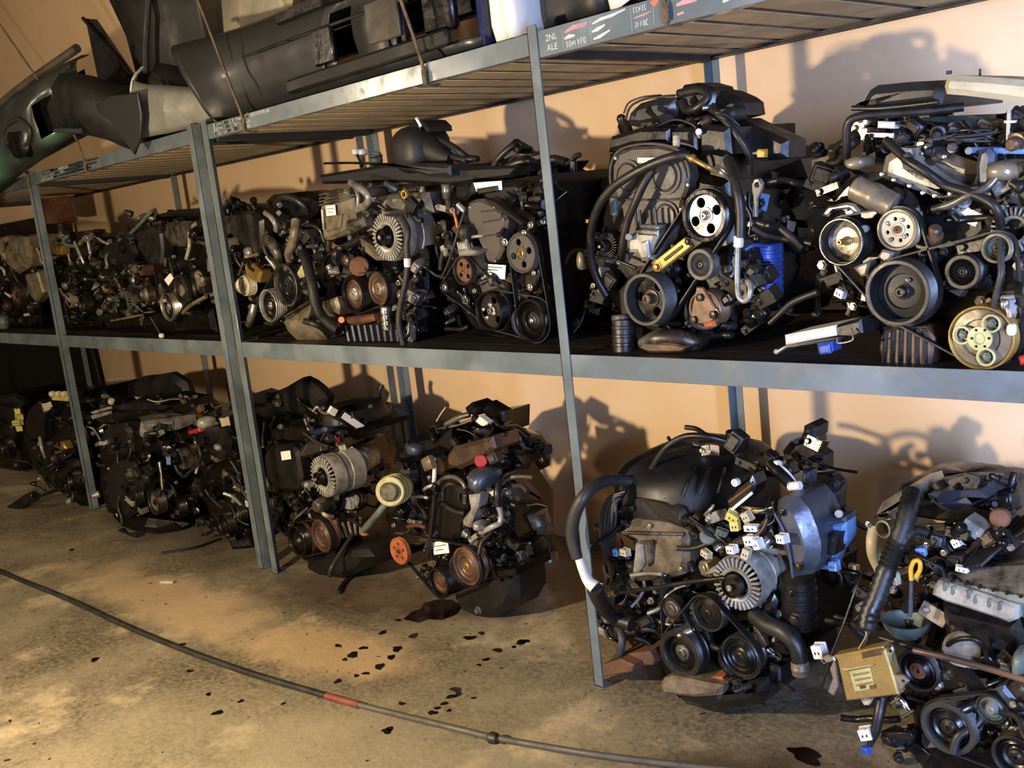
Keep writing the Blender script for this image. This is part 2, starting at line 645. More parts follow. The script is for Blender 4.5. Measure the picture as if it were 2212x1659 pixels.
bC = beamR[(0.0, 't')]
bB = beamR[(-1.89, 't')]
bA = beamL[(-3.93, 't')]
YT = .0045     # just proud of the beam face


def chalk_text(txt, x, z, size, parent, material='chalk', deg=0, name='chalk_text'):
    cu = bpy.data.curves.new('t', 'FONT')
    cu.body = txt
    cu.size = size
    o = bpy.data.objects.new('t', cu)
    COL.objects.link(o)
    dg = bpy.context.evaluated_depsgraph_get()
    me = bpy.data.meshes.new_from_object(o.evaluated_get(dg))
    a = math.radians(deg)
    mm = M()
    mm.v = [Vector((x + v.co.x * math.cos(a) - v.co.y * math.sin(a), YT - .0006, z + v.co.x * math.sin(a) + v.co.y * math.cos(a))) for v in me.vertices]
    mm.f = [tuple(p.vertices) for p in me.polygons]
    bpy.data.objects.remove(o, do_unlink=True)
    bpy.data.meshes.remove(me)
    return add_obj(name, mm, material, parent, smooth=0)


def stroke(pts, wd, parent, material='chalk', name='chalk_mark', y=None):
    """flat brush stroke on a beam face, pts (x, z)"""
    y = YT - .0004 if y is None else y
    pts = [Vector((p[0], 0, p[1])) for p in pts]
    n = len(pts)
    v, f = [], []
    for i in range(n):
        t = (pts[min(i + 1, n - 1)] - pts[max(i - 1, 0)]).normalized()
        s_ = Vector((-t.z, 0, t.x)) * wd / 2 * (0.45 if i in (0, n - 1) else 1)
        v += [pts[i] + s_ + Vector((0, y, 0)), pts[i] - s_ + Vector((0, y, 0))]
    for i in range(n - 1):
        f.append((2 * i, 2 * i + 1, 2 * i + 3, 2 * i + 2))
    return add_obj(name, M().add(v, f), material, parent, smooth=0)


GLYPHS = [[(0, 0), (0, 1)], [(0, 0), (0, 1), (.6, 1), (.6, .5), (0, .5)], [(.6, 1), (0, 1), (0, 0), (.6, 0)], [(0, 0), (.3, 1), (.6, 0)], [(0, 1), (.6, 1), (.1, 0), (.6, 0)],
          [(0, 0), (0, 1), (.6, 0), (.6, 1)], [(0, 1), (0, 0), (.6, 0), (.6, 1)], [(0, 0), (0, 1), (.6, .6), (0, .4), (.6, 0)], [(0, 0), (.6, 0), (.6, 1), (0, 1), (0, 0)]]


def scribble(x, z, wd, hh, parent, seed, material='chalk', gaps=0.12):
    """a row of handwriting too faint to read: letter-like strokes"""
    rnd = random.Random(seed)
    m = M()
    gw = hh * .62
    n = int(wd / (gw * 1.18))
    for k in range(n):
        if rnd.random() < gaps:
            continue
        g = rnd.choice(GLYPHS)
        x0 = x + k * gw * 1.18
        pts = [Vector((x0 + a * gw + rnd.uniform(-.1, .1) * gw, YT - .0006, z + b * hh * rnd.uniform(.85, 1.05))) for a, b in g]
        for a, b in zip(pts, pts[1:]):
            t = (b - a)
            if t.length < 1e-5:
                continue
            t.normalize()
            s_ = Vector((-t.z, 0, t.x)) * hh * .09
            m.add([a + s_, a - s_, b - s_, b + s_], [(0, 1, 2, 3)])
    return add_obj('chalk_text', m, material, parent, smooth=0)


def note_patch(bm_, x0, rows, seed, hh=.05):
    z1 = ZT - .003
    for k, (wp, wt) in enumerate(rows):
        z = z1 - hh / 3 * (k + .5)
        stroke([(x0, z), (x0 + wp * .5, z + .001), (x0 + wp, z)], hh / 3 + .001, bm_, 'black_paint_and_shade', 'painted_patch', YT - .0001)
        if wt:
            scribble(x0 + .006, z - .006, wt, .0125, bm_, seed + k)


# chalk table right of the thin front post
zt, zb = ZT - .004, ZT - .066
for xx in (.125, .225, .36, .43):
    stroke([(xx, zb + .004), (xx + .001, zt - .004)], .0016, bC)
chalk_text('2NL', .064, ZT - .032, .024, bC)
chalk_text('ALE', .066, ZT - .058, .024, bC)
stroke([(.135, ZT - .022), (.165, ZT - .015), (.2, ZT - .016), (.215, ZT - .012)], .012, bC, 'chalk_pink')
stroke([(.132, ZT - .038), (.15, ZT - .035), (.17, ZT - .036)], .011, bC)
scribble(.138, ZT - .06, .075, .014, bC, 61, gaps=0)
stroke([(.232, ZT - .02), (.26, ZT - .014), (.3, ZT - .012), (.345, ZT - .006)], .008, bC)
stroke([(.23, ZT - .039), (.25, ZT - .036), (.275, ZT - .03)], .010, bC)
stroke([(.232, ZT - .058), (.255, ZT - .055), (.29, ZT - .046)], .009, bC)
scribble(.37, ZT - .02, .05, .012, bC, 62, gaps=0)
stroke([(.368, ZT - .033), (.4, ZT - .031), (.425, ZT - .027)], .004, bC, 'chalk_pink')
scribble(.372, ZT - .056, .048, .012, bC, 63, gaps=0)
stroke([(.425, ZT - .006), (.435, ZT - .012), (.447, ZT - .005)], .016, bC, 'chalk_red')
stroke([(.5, ZT - .03), (.53, ZT - .026), (.56, ZT - .03)], .014, bC, 'chalk_pink')
stroke([(.5, ZT - .052), (.52, ZT - .05)], .012, bC, 'chalk_pink')
stroke([(.63, ZT - .05), (.68, ZT - .04), (.73, ZT - .036)], .012, bC)
stroke([(.75, ZT - .02), (.8, ZT - .018), (.83, ZT - .012)], .012, bC)


note_patch(bB, -1.80, [(.125, .10), (.13, .105), (.135, .115)], 11)
note_patch(bB, -1.665, [(.15, .13), (.11, .09), (.06, .045)], 21)
scribble(-1.60, ZT - .036, .10, .012, bB, 31)
scribble(-1.59, ZT - .053, .08, .012, bB, 32)
scribble(-1.50, ZT - .016, .15, .013, bB, 33, gaps=0)
note_patch(bA, -3.75, [(.28, .17), (.28, .22), (.26, .2)], 41)
note_patch(bA, -3.47, [(.52, .14), (.50, .08), (.42, 0)], 51)

# ties around the top beam, holding the bumpers
for i, (x, lean, top, lab) in enumerate(((-1.55, -.36, 1.0, 'brown tie rope knotted to the top beam beside the chalk notes'), (-.45, -.3, .9, 'brown tie rope crossing the dark bumper with openings'), (.47, -.1, .5, 'short rusty tie rope right of the chalk table'),
                                        (-3.9, -.9, 1.1, 'thin rope stretched across the green bumper'), (-3.1, -.62, .9, 'thin rope rising behind the black bumper tail'))):
    m = M()
    zb_ = ZT - .062
    m.tube([(x, -.004, zb_), (x, -.006, ZT - .03), (x, -.006, ZT + .005), (x + lean * .3 * .4, -.03, ZT + .2), (x + lean * top, -.04 - .12 * (i > 2), ZT + top)], .0055, 6, 3)
    m.tube([(x + .008, -.004, zb_), (x + .008, -.006, ZT - .03), (x + .008, .02, ZT + .003)], .006, 6, 2)
    m.tube([(x, -.004, zb_), (x + .004, .02, zb_ - .006), (x + .008, .05, zb_ - .004)], .006, 6, 2)
    tag(add_obj('tie_rope', m, 'rope'), lab, 'rope', 'ropes tied to the top beam')

# ---------------------------------------------------------------- engine kit
def scan_disc(c, r, ri, holes, y):
    """flat disc facing -Y with round holes (x, z, r offsets)"""
    bm = bmesh.new()
    edges = []

    def circ(cx, cz, rr, n):
        vs_ = [bm.verts.new((c.x + cx + rr * math.cos(2 * math.pi * i / n), y, c.z + cz + rr * math.sin(2 * math.pi * i / n))) for i in range(n)]
        for i in range(n):
            edges.append(bm.edges.new((vs_[i], vs_[(i + 1) % n])))
    circ(0, 0, r, 32)
    for hx, hz, hr in holes:
        circ(hx, hz, hr, 12)
    bmesh.ops.triangle_fill(bm, use_beauty=True, edges=edges)
    bm.verts.index_update()
    m = M()
    m.v = [v.co.copy() for v in bm.verts]
    m.f = [tuple(v.index for v in f.verts) for f in bm.faces]
    bm.free()
    for hx, hz, hr in holes:
        m.lathe((c.x + hx, y, c.z + hz), (0, 1, 0), [(hr, 0), (hr, .006)], 12)
    return m


class Engine:
    def __init__(s, label, crop, Y, base, name='car_engine', cat='engine', group=None, seed=1, side=None):
        s.side = side
        s.ox, s.oy, s.s = crop
        s.Y = Y
        s.rnd = random.Random(seed)
        s.root = thing(name, label, cat, base, group)

    def P(s, x, y, d=0.0):
        px, py = s.ox + x * s.s, s.oy + y * s.s
        p = at(px, py, s.Y + d)
        if s.side is not None and p.x > s.side:      # past the front corner: the right flank of the engine
            r_ = ray(px, py)
            q = CAM + r_ * ((s.side - max(-.2, min(d, .35)) - CAM.x) / r_.x)
            if q.y > s.Y - .05:
                q.y = min(q.y, s.Y + .75)
                return q
        return p

    def m(s, px, P):
        return px * s.s * mpp(P)

    def obj(s, name, m, material, parent=None, label=None, smooth=40, kind=None):
        return add_obj(name, m, material, parent or s.root, label, smooth, kind)

    # --- parts
    def slab(s, name, pts, d0, d1, material, ch=.006, parent=None, label=None):
        ps = [s.P(x, y, d0) for x, y in pts]
        dr = Vector((0, d1 - d0, 0))
        if s.side is not None:
            k = sum(1 for p in ps if p.y > s.Y + d0 + .01) / len(ps)
            dr = Vector((-(d1 - d0) * k * .7, (d1 - d0) * (1 - k), 0))
        return s.obj(name, M().prism(ps, dr, ch), material, parent, label)

    def top(s, name, pts, th, material, ch=.008, parent=None):
        """lid seen from above: outline points carry their own depth (x, y, d)"""
        return s.obj(name, M().prism([s.P(*p) for p in pts], (0, .02, -th), ch), material, parent)

    def box(s, name, x0, y0, x1, y1, d0, d1, material, rot=0, ch=.006, parent=None, label=None):
        pts = [(x0, y0), (x1, y0), (x1, y1), (x0, y1)]
        if rot:
            pts = rot2(pts, ((x0 + x1) / 2, (y0 + y1) / 2), rot)
        return s.slab(name, pts, d0, d1, material, ch, parent, label)

    def tube(s, name, pts, rpx, material, parent=None, corr=0.0, seg=10, label=None, res=5):
        ps = [s.P(*p) for p in pts]
        if isinstance(rpx, (list, tuple)):
            r = [s.m(a, b) for a, b in zip(rpx, ps)]
        else:
            r = s.m(rpx, ps[len(ps) // 2])
        return s.obj(name, M().tube(ps, r, seg, res, True, corr), material, parent, label, 60)

    def cyl(s, name, a, b, rpx, material, ribs=0, parent=None, n=22, dome=0.0, label=None):
        A, B = s.P(*a), s.P(*b)
        r = s.m(rpx, A)
        L = (B - A).length
        e = min(.004, r * .15)
        prof = [(0, -dome), (r * .6, -dome * .6), (r - e, 0), (r, e)]
        for k in range(ribs):
            h = L * (k + 1) / (ribs + 1)
            w_ = L / (ribs + 1) * .22
            prof += [(r, h - w_), (r * 1.06, h - w_ * .6), (r * 1.06, h + w_ * .6), (r, h + w_)]
        prof += [(r, L - e), (r - e, L), (0, L)]
        return s.obj(name, M().lathe(A, B - A, prof, n), material, parent, label)

    def bolt(s, x, y, d, rpx=12, material='steel', parent=None):
        c = s.P(x, y, d)
        r = s.m(rpx, c)
        return s.obj('bolt', M().lathe(c, (0, -1, 0), [(r * 1.5, -.004), (r * 1.5, 0), (r, .001), (r, r * .9), (r * .8, r), (0, r)], 6), material, parent)

    def bolts(s, pts, d, rpx=8, material='steel'):
        m = M()
        for x, y in pts:
            c = s.P(x, y, d)
            r = s.m(rpx, c)
            m.lathe(c, (0, -1, 0), [(r * 1.4, -.004), (r * 1.4, .001), (r, .002), (r, r * .9), (0, r)], 6)
        return s.obj('bolts', m, material, kind='stuff')

    def pulley(s, x, y, ry, d=0.0, rim='belt', web='iron', hub='steel', w=.03, dish=.012, holes=None, hubr=.16, rimw=.2, ridges=2, hubh=None, name='pulley', label=None, grooves=5, hr=None):
        c = s.P(x, y, d)
        r = s.m(ry, c)
        ri = r * (1 - rimw)
        ax = (0, -1, 0)
        g = (w - .008) / grooves
        prof = [(ri * .97, -w), (ri * .97, -dish), (ri, -.002), (ri + .002, 0), (r - .002, 0), (r, -.002), (r, -.004)]
        for k in range(grooves):
            prof += [(r - .0035, -.004 - g * (k + .5)), (r, -.004 - g * (k + 1))]
        prof += [(r, -w), (ri * .97, -w)]
        p = s.obj(name, M().lathe(c, ax, prof, 36), rim, None, label)
        # dish / web
        if holes:
            n, rr, hr_ = holes[:3]
            a0 = holes[3] if len(holes) > 3 else .4
            hl = [(ri * rr * math.cos(a0 + 2 * math.pi * k / n), ri * rr * math.sin(a0 + 2 * math.pi * k / n), ri * hr_) for k in range(n)]
            m = scan_disc(c, ri * .985, 0, hl, c.y + dish)
            m.lathe(c, ax, [(ri * .42, -dish), (ri * .40, -dish + .003), (ri * .34, -dish + .003), (ri * .32, -dish)], 28)
            s.obj('web', m, web, p)
            s.obj('back_plate', M().lathe(c + Vector((0, w * 1.05, 0)), ax, [(ri, 0), (0, 0.0005)], 24), 'oily_iron', p)
        else:
            prof = [(ri * .985, -dish - .004)]
            for k in range(ridges):
                a = ri * (.95 - .55 * k / max(1, ridges))
                b = a - ri * .55 / max(1, ridges) * .55
                prof += [(a, -dish), (b, -dish + .004 * (1 if k % 2 == 0 else -1)), (b - ri * .04, -dish - .002)]
            prof += [(ri * .3, -dish), (0, -dish)]
            s.obj('web', M().lathe(c, ax, prof, 32), web, p)
        h = hubh if hubh is not None else dish * .6
        rh = r * hubr
        s.obj('hub', M().lathe(c, ax, [(rh * 1.6, -dish - .001), (rh * 1.6, -dish + .003), (rh * 1.1, -dish + .004), (rh, -dish + .005), (rh, -dish + h), (rh * .8, -dish + h + .002), (rh * .45, -dish + h + .002), (rh * .4, -dish + h - .004), (0, -dish + h - .004)], 18), hub, p)
        return p, c, r

    def belt(s, circles, d, w=.022, th=.004):
        """belt around pulleys [(c, r)...]: outer hull"""
        pts = []
        for c, r in circles:
            for k in range(36):
                a = 2 * math.pi * k / 36
                pts.append((c.x + (r + .001) * math.cos(a), c.z + (r + .001) * math.sin(a)))
        pts = sorted(set(pts))

        def half(ps):
            h = []
            for p in ps:
                while len(h) > 1 and (h[-1][0] - h[-2][0]) * (p[1] - h[-2][1]) - (h[-1][1] - h[-2][1]) * (p[0] - h[-2][0]) <= 0:
                    h.pop()
                h.append(p)
            return h
        hull = half(pts)[:-1] + half(pts[::-1])[:-1]
        n = len(hull)
        cx = sum(p[0] for p in hull) / n
        cz = sum(p[1] for p in hull) / n
        y0 = circles[0][0].y + d
        v, f = [], []
        for i, (x, z) in enumerate(hull):
            ax_, az = hull[i - 1]
            bx, bz = hull[(i + 1) % n]
            t = Vector((bx - ax_, 0, bz - az)).normalized()
            nn = Vector((t.z, 0, -t.x))
            for dd, yy in ((0, 0), (th, 0), (th, w), (0, w)):
                v.append(Vector((x, y0 + yy, z)) + nn * dd)
        for i in range(n):
            j = (i + 1) % n
            for k in range(4):
                f.append((4 * i + k, 4 * j + k, 4 * j + (k + 1) % 4, 4 * i + (k + 1) % 4))
        return s.obj('drive_belt', M().add(v, f), 'belt')

    def alternator(s, x, y, ry, d=0.0, material='alu', depth=.13, pr=.42, n=26, a0=0.0, pulley=True):
        c = s.P(x, y, d)
        r = s.m(ry, c)
        ax = (0, -1, 0)
        m = M().lathe(c, ax, [(r * .45, -.004), (r * .5, .004), (r * .62, .006), (r * .64, -.001)], 36)
        m.lathe(c, ax, [(r * .93, -.010), (r * .97, -.006), (r, -.016), (r, -depth * .4), (r * .95, -depth * .42), (r * .95, -depth * .6), (r, -depth * .62), (r, -depth), (r * .8, -depth - .012), (0, -depth - .012)], 36)
        body = s.obj('alternator', m, material)
        fins = M()
        for k in range(n):
            a = a0 + 2 * math.pi * k / n
            dr = Vector((math.cos(a), 0, math.sin(a)))
            tn = Vector((-math.sin(a), 0, math.cos(a)))
            q = c + dr * (r * .79) + Vector((0, .004, 0))
            R = Matrix((tn, Vector((0, 1, 0)), dr)).transposed()
            fins.box(q, (r * .085, .012, r * .34), R, .001)
        s.obj('vent_fins', fins, material, body)
        s.obj('rotor', M().lathe(c + Vector((0, .022, 0)), ax, [(r * .93, 0), (0, .001)], 24), 'black_gloss', body)
        if pulley:
            rp = r * pr
            prof = [(0, .03), (rp * .3, .03), (rp * .32, .022), (rp * .8, .022), (rp * .85, .028), (rp, .028)]
            for k in range(5):
                prof += [(rp - .003, .025 - .004 * k), (rp, .023 - .004 * k)]
            prof += [(rp, .0), (0, 0)]
            s.obj('pulley', M().lathe(c, ax, prof, 28), 'oily_iron', body)
            s.obj('nut', M().lathe(c + Vector((0, -.028, 0)), ax, [(rp * .3, 0), (rp * .3, .008), (rp * .15, .009), (0, .006)], 6), 'steel', body)
        return body, c, r

    def conn(s, x, y, wpx, hpx, d, material='white_plastic', rot=0, name='connector'):
        """plug: stepped body with a collar and pin slots"""
        c = s.P(x, y, d)
        w_, h_ = s.m(wpx, c), s.m(hpx, c)
        R = Matrix.Rotation(math.radians(-rot), 3, 'Y') @ Matrix.Rotation(s.rnd.uniform(-.4, .4), 3, 'Z')
        dp = max(.012, min(w_, h_) * .9)
        m = M().box(c, (w_, dp, h_), R, .0015)
        m.box(c + R @ Vector((0, dp * .5, 0)), (w_ * 1.12, dp * .3, h_ * 1.12), R, .0015)
        m.box(c + R @ Vector((0, -dp * .35, h_ * .52)), (w_ * .3, dp * .5, h_ * .12), R, .0008)
        o = s.obj(name, m, material)
        sl = M()
        for k in range(2):
            sl.box(c + R @ Vector((w_ * (k - .5) * .36, -dp * .5, -h_ * .05)), (w_ * .14, .0012, h_ * .22), R)
        s.obj('pin_slots', sl, 'rubber_grey', o)
        return o

    def label(s, x0, y0, x1, y1, d, rot=0, material='white_label', lines=2, name='label'):
        pts = [(x0, y0), (x1, y0), (x1, y1), (x0, y1)]
        cc = ((x0 + x1) / 2, (y0 + y1) / 2)
        o = s.slab(name, rot2(pts, cc, rot), d - .0012, d, material, 0)
        m = M()
        for k in range(lines):
            yy = y0 + (y1 - y0) * (k + 1) / (lines + 1)
            q = [(x0 + (x1 - x0) * .12, yy - (y1 - y0) * .03), (x0 + (x1 - x0) * (.85 - .2 * k % 2), yy - (y1 - y0) * .03), (x0 + (x1 - x0) * (.85 - .2 * k % 2), yy + (y1 - y0) * .03), (x0 + (x1 - x0) * .12, yy + (y1 - y0) * .03)]
            ps = [s.P(a, b, d - .0016) for a, b in rot2(q, cc, rot)]
            m.add(ps, [(0, 1, 2, 3)])
        if lines:
            s.obj('print', m, 'rubber_grey', o, smooth=0)
        return o

    def blob(s, name, x, y, rx, ry, d, depth, material, lump=.12, seed=0, parent=None, pw=.75):
        """rounded casting: squashed ball with lumps"""
        c = s.P(x, y, d)
        a, b = s.m(rx, c), s.m(ry, c)
        rnd = random.Random(seed)
        ph = [(rnd.uniform(0, 6), rnd.uniform(0, 6), rnd.choice((2, 3, 4))) for _ in range(3)]
        v, f = [], []
        nu, nv = 20, 12
        for i in range(nv + 1):
            t = math.pi * i / nv
            for j in range(nu):
                p = 2 * math.pi * j / nu
                k = 1 + lump * sum(math.sin(q[2] * p + q[0]) * math.sin(q[2] * t + q[1]) for q in ph) / 3
                e = lambda q: math.copysign(abs(q) ** pw, q)
                v.append(c + Vector((a * e(math.sin(t)) * e(math.cos(p)) * k, depth * e(math.sin(t)) * e(math.sin(p)) * k, b * e(math.cos(t)) * k)))
        for i in range(nv):
            for j in range(nu):
                f.append((i * nu + j, i * nu + (j + 1) % nu, (i + 1) * nu + (j + 1) % nu, (i + 1) * nu + j))
        return s.obj(name, M().add(v, f), material, parent)

    def ribbed(s, name, pts, d0, d1, material, n, a, b, rpx=6, ribs_mat=None):
        """slab with n raised ribs from segment a0->a1 to b0->b1"""
        o = s.slab(name, pts, d0, d1, material)
        m = M()
        for k in range(n):
            t = k / max(1, n - 1)
            p = s.P(a[0][0] + (b[0][0] - a[0][0]) * t, a[0][1] + (b[0][1] - a[0][1]) * t, d0 - .001)
            q = s.P(a[1][0] + (b[1][0] - a[1][0]) * t, a[1][1] + (b[1][1] - a[1][1]) * t, d0 - .001)
            m.tube([p, q], s.m(rpx, p), 6, 1)
        s.obj('ribs', m, ribs_mat or material, o)
        return o

    def clutter(s, x0, y0, x1, y1, d0, d1, n, dark=.75, hoses=True, scale=1.0, inside=None):
        """smaller engine fittings: hoses, sensors, brackets, plugs and bolts"""
        R = s.rnd
        DK = ['black_plastic', 'rubber', 'oily_iron', 'dark_cast', 'black_gloss', 'iron', 'belt']
        BR = ['alu_dirty', 'alu', 'alu', 'steel', 'chrome', 'alu_pale', 'alu_tan', 'brown_steel', 'grey_plastic', 'iron', 'rubber_grey', 'chrome']
        bp = []
        zmin = min(s.P((x0 + x1) / 2, y1, d0).z, s.P(x0, y1, d0).z)
        for i in range(n):
            x, y = R.uniform(x0, x1), R.uniform(y0, y1)
            if inside and not inside(x, y):
                continue
            d = R.uniform(d0, d1)
            c = s.P(x, y, d)
            mt = R.choice(DK) if R.random() < dark else R.choice(BR)
            k = R.random()
            if k < .3 and hoses:
                q = [c]
                dr = Vector((R.uniform(-1, 1), R.uniform(-.2, .6), R.uniform(-1, .15))).normalized()
                for _ in range(4):
                    dr = (dr + Vector((R.uniform(-.7, .7), R.uniform(-.3, .3), R.uniform(-.8, .45)))).normalized()
                    q.append(q[-1] + dr * .04 * scale)
                    q[-1].z = max(q[-1].z, zmin)
                s.obj('hose' if mt in DK else 'pipe', M().tube(q, R.uniform(.004, .011) * scale, 8, 4), mt if R.random() > .3 else 'rubber', smooth=60)
            elif k < .5:
                ax = Vector((R.uniform(-1, 1), R.uniform(-1.2, .2), R.uniform(-.6, 1))).normalized()
                r = R.uniform(.008, .022) * scale
                L = R.uniform(.02, .06) * scale
                s.obj('sensor', M().lathe(c, ax, [(0, 0), (r * .9, 0), (r, .002), (r, L * .5), (r * .7, L * .52), (r * .7, L * .9), (r * .5, L), (0, L)], 14), mt)
            elif k < .72:
                R3 = Matrix.Rotation(R.uniform(-.7, .7), 3, 'Y') @ Matrix.Rotation(R.uniform(-.4, .4), 3, 'X')
                w_, h_ = R.uniform(.03, .08) * scale, R.uniform(.015, .04) * scale
                m = M().box(c, (w_, .006, h_), R3, .0015)
                m.box(c + R3 @ Vector((w_ * .45, .02, 0)), (.006, .045, h_), R3, .0015)
                m.lathe(c + R3 @ Vector((-w_ * .3, 0, 0)), R3 @ Vector((0, -1, 0)), [(.009, .003), (.009, .006), (.006, .007), (.006, .012), (0, .012)], 6)
                s.obj('bracket', m, mt)
            elif k < .86:
                R3 = Matrix.Rotation(R.uniform(-1, 1), 3, 'Y') @ Matrix.Rotation(R.uniform(-.5, .5), 3, 'Z')
                w_, h_, p_ = R.uniform(.025, .07) * scale, R.uniform(.02, .05) * scale, R.uniform(.02, .05) * scale
                m = M().box(c, (w_, p_, h_), R3, .004)
                m.box(c + R3 @ Vector((0, -p_ * .5, 0)), (w_ * .7, p_ * .3, h_ * .7), R3, .003)
                s.obj('housing', m, mt)
            else:
                bp.append(c)
        if bp:
            m = M()
            for c in bp:
                r = R.uniform(.005, .009)
                m.lathe(c, (0, -1, 0), [(r * 1.5, -.01), (r * 1.5, .001), (r, .002), (r, r), (0, r)], 6)
            s.obj('bolts', m, 'steel', kind='stuff')

    def harness(s, pts, n, rpx, spread, materials=('rubber', 'black_plastic', 'belt')):
        """a bunch of separate wires along one path"""
        R = s.rnd
        for k in range(n):
            q = []
            for p in pts:
                c = s.P(*p)
                sp = spread * s.s * mpp(c)
                q.append(c + Vector((R.uniform(-sp, sp), R.uniform(-sp, sp), R.uniform(-sp, sp))))
            s.obj('wire', M().tube(q, s.m(rpx * R.uniform(.7, 1.3), q[0]), 6, 4), R.choice(materials), smooth=60)

# ================================================================ engines on the shelf
G_UP, G_LO = 'used engines on the middle shelf', 'used engines on the floor under the rack'
random.seed(7)

# ---- the tall engine right of the thin post
e = Engine('tall used engine with silver four-hole pulley and grey timing cover, right of the thin post', (1220, 160, .3857), .10, (.32, .35, ZM), group=G_UP, seed=31)
e.slab('engine_block', [(250, 560), (330, 480), (640, 470), (740, 560), (900, 600), (930, 900), (1000, 1150), (940, 1400), (600, 1440), (330, 1420), (200, 1200), (190, 800)], .09, .55, 'oily_iron', .02)
e.slab('cylinder_head', [(240, 450), (330, 400), (700, 400), (900, 440), (930, 620), (300, 640), (220, 600)], .12, .56, 'dark_cast', .012)
tc = e.slab('timing_cover', [(262, 600), (262, 510), (300, 440), (380, 408), (520, 402), (610, 420), (665, 480), (690, 560), (685, 640), (655, 720), (645, 820), (620, 910), (560, 1010), (520, 1090), (350, 1090), (335, 900), (315, 760), (285, 690)], .05, .10, 'taupe_plastic', .008)
for nm, x, y, r in (('cam_boss', 362, 575, 74), ('cam_boss', 572, 572, 80), ('tensioner_boss', 575, 795, 66)):
    c = e.P(x, y, .05)
    rr = e.m(r, c)
    e.obj(nm, M().lathe(c, (0, -1, 0), [(rr * 1.28, 0), (rr * 1.25, .007), (rr * 1.1, .007), (rr * 1.05, .002), (rr * .95, .004), (rr * .9, .011), (rr * .3, .012), (0, .012)], 30), 'taupe_plastic', tc)
e.tube('cover_lip', [(258, 640, .045), (258, 520, .045), (300, 432, .045), (400, 396, .045), (520, 392, .045), (625, 420, .045), (680, 490, .045), (700, 580, .045)], 9, 'grey_plastic', tc)
e.tube('cover_seam', [(300, 700, .045), (420, 705, .045), (540, 705, .045), (660, 700, .045)], 6, 'grey_plastic', tc)
e.label(407, 468, 510, 497, .046, 0, lines=1)
e.bolts([(285, 470), (660, 450), (690, 620), (300, 720), (650, 760), (330, 980), (600, 960), (330, 850)], .045, 9)
# valve cover and ignition gear
e.slab('valve_cover', [(232, 440), (250, 350), (420, 300), (740, 300), (745, 440), (610, 415), (500, 395), (380, 400), (300, 425)], .10, .60, 'black_plastic', .012)
e.box('coil_cover', 485, 305, 580, 385, .085, .18, 'black_plastic', 0, .008)
e.slab('air_intake_box', [(745, 310), (760, 285), (910, 300), (925, 450), (750, 455)], .07, .25, 'black_plastic', .012)
e.slab('intake_plenum', [(905, 300), (980, 250), (1080, 300), (1240, 370), (1235, 470), (1100, 490), (1000, 470), (915, 450)], .18, .28, 'black_plastic', .015)
e.box('label', 1078, 420, 1132, 466, .176, .18, 'yellow_paint', 0, 0)
e.slab('inlet_duct', [(330, 290), (345, 220), (400, 165), (500, 135), (600, 130), (620, 190), (600, 240), (520, 280), (420, 300)], .15, .35, 'bumper_dark', .02)
e.slab('inlet_duct', [(610, 110), (640, 60), (720, 48), (800, 70), (820, 120), (800, 230), (700, 240), (640, 190)], .18, .3, 'black_plastic', .025)
e.slab('air_hose_cover', [(790, 80), (880, 95), (960, 130), (1000, 160), (1010, 230), (900, 260), (800, 240)], .22, .32, 'bumper_black', .02)
e.tube('breather_hose', [(640, 110, .16), (760, 90, .15), (800, 130, .14), (740, 190, .13), (680, 200, .14), (660, 150, .15)], 26, 'rubber')
e.tube('breather_hose', [(830, 200, .12), (900, 260, .1), (970, 350, .1), (1030, 450, .12), (1040, 560, .14)], 22, 'rubber')
e.tube('vacuum_hose', [(340, 250, .12), (370, 180, .12), (450, 140, .12), (560, 125, .13), (620, 120, .14)], 7, 'rubber')
e.tube('vacuum_hose', [(330, 220, .12), (360, 160, .13), (440, 128, .14), (540, 118, .14)], 5, 'rubber')
e.tube('vacuum_hose', [(520, 290, .08), (620, 255, .07), (720, 285, .07), (745, 340, .08)], 8, 'rubber')
e.harness([(480, 200, .12), (520, 250, .1), (505, 300, .1)], 4, 10, 16)
e.cyl('sensor', (500, 250, .1), (520, 290, .09), 22, 'black_plastic')
e.cyl('vacuum_valve', (625, 350, .06), (625, 405, .05), 20, 'cream_plastic', 1)
e.cyl('vacuum_valve', (750, 322, .05), (760, 345, .12), 18, 'white_plastic')
e.cyl('hose_joint', (770, 190, .12), (830, 185, .14), 15, 'steel')
e.blob('solenoid', 950, 225, 55, 35, .16, .04, 'rubber_grey', .1, 3)
e.harness([(830, 180, .12), (860, 220, .1), (900, 240, .1), (960, 300, .12)], 5, 8, 14)
# hoses over the cover
e.tube('coolant_hose', [(700, 455, .01), (620, 460, -.01), (500, 500, -.02), (380, 560, -.03), (270, 635, -.03), (195, 730, -.02), (152, 850, 0), (145, 1000, .02), (175, 1130, .04), (235, 1240, .06)], 25, 'rubber', seg=12)
e.tube('coolant_hose', [(490, 540, .0), (440, 620, -.01), (395, 720, -.01), (350, 830, 0), (325, 950, .01), (315, 1040, .03)], 23, 'rubber', seg=12)
e.tube('fuel_pipe', [(690, 462, .0), (745, 490, -.005), (800, 520, 0), (850, 545, .02)], 15, 'brass')
e.cyl('hose_clamp', (705, 466, -.001), (725, 478, -.001), 24, 'brass')
e.tube('metal_pipe', [(840, 525, .03), (890, 560, .03), (930, 590, .05)], 14, 'alu')
e.tube('metal_pipe', [(850, 510, .03), (905, 550, .03), (925, 580, .05)], 9, 'chrome')
e.tube('radiator_hose', [(915, 480, .03), (945, 560, .0), (975, 680, -.02), (987, 800, -.02), (985, 915, -.02)], 30, 'rubber', seg=12)
e.cyl('hose_clamp', (975, 905, -.02), (973, 970, -.02), 28, 'white_plastic', 1)
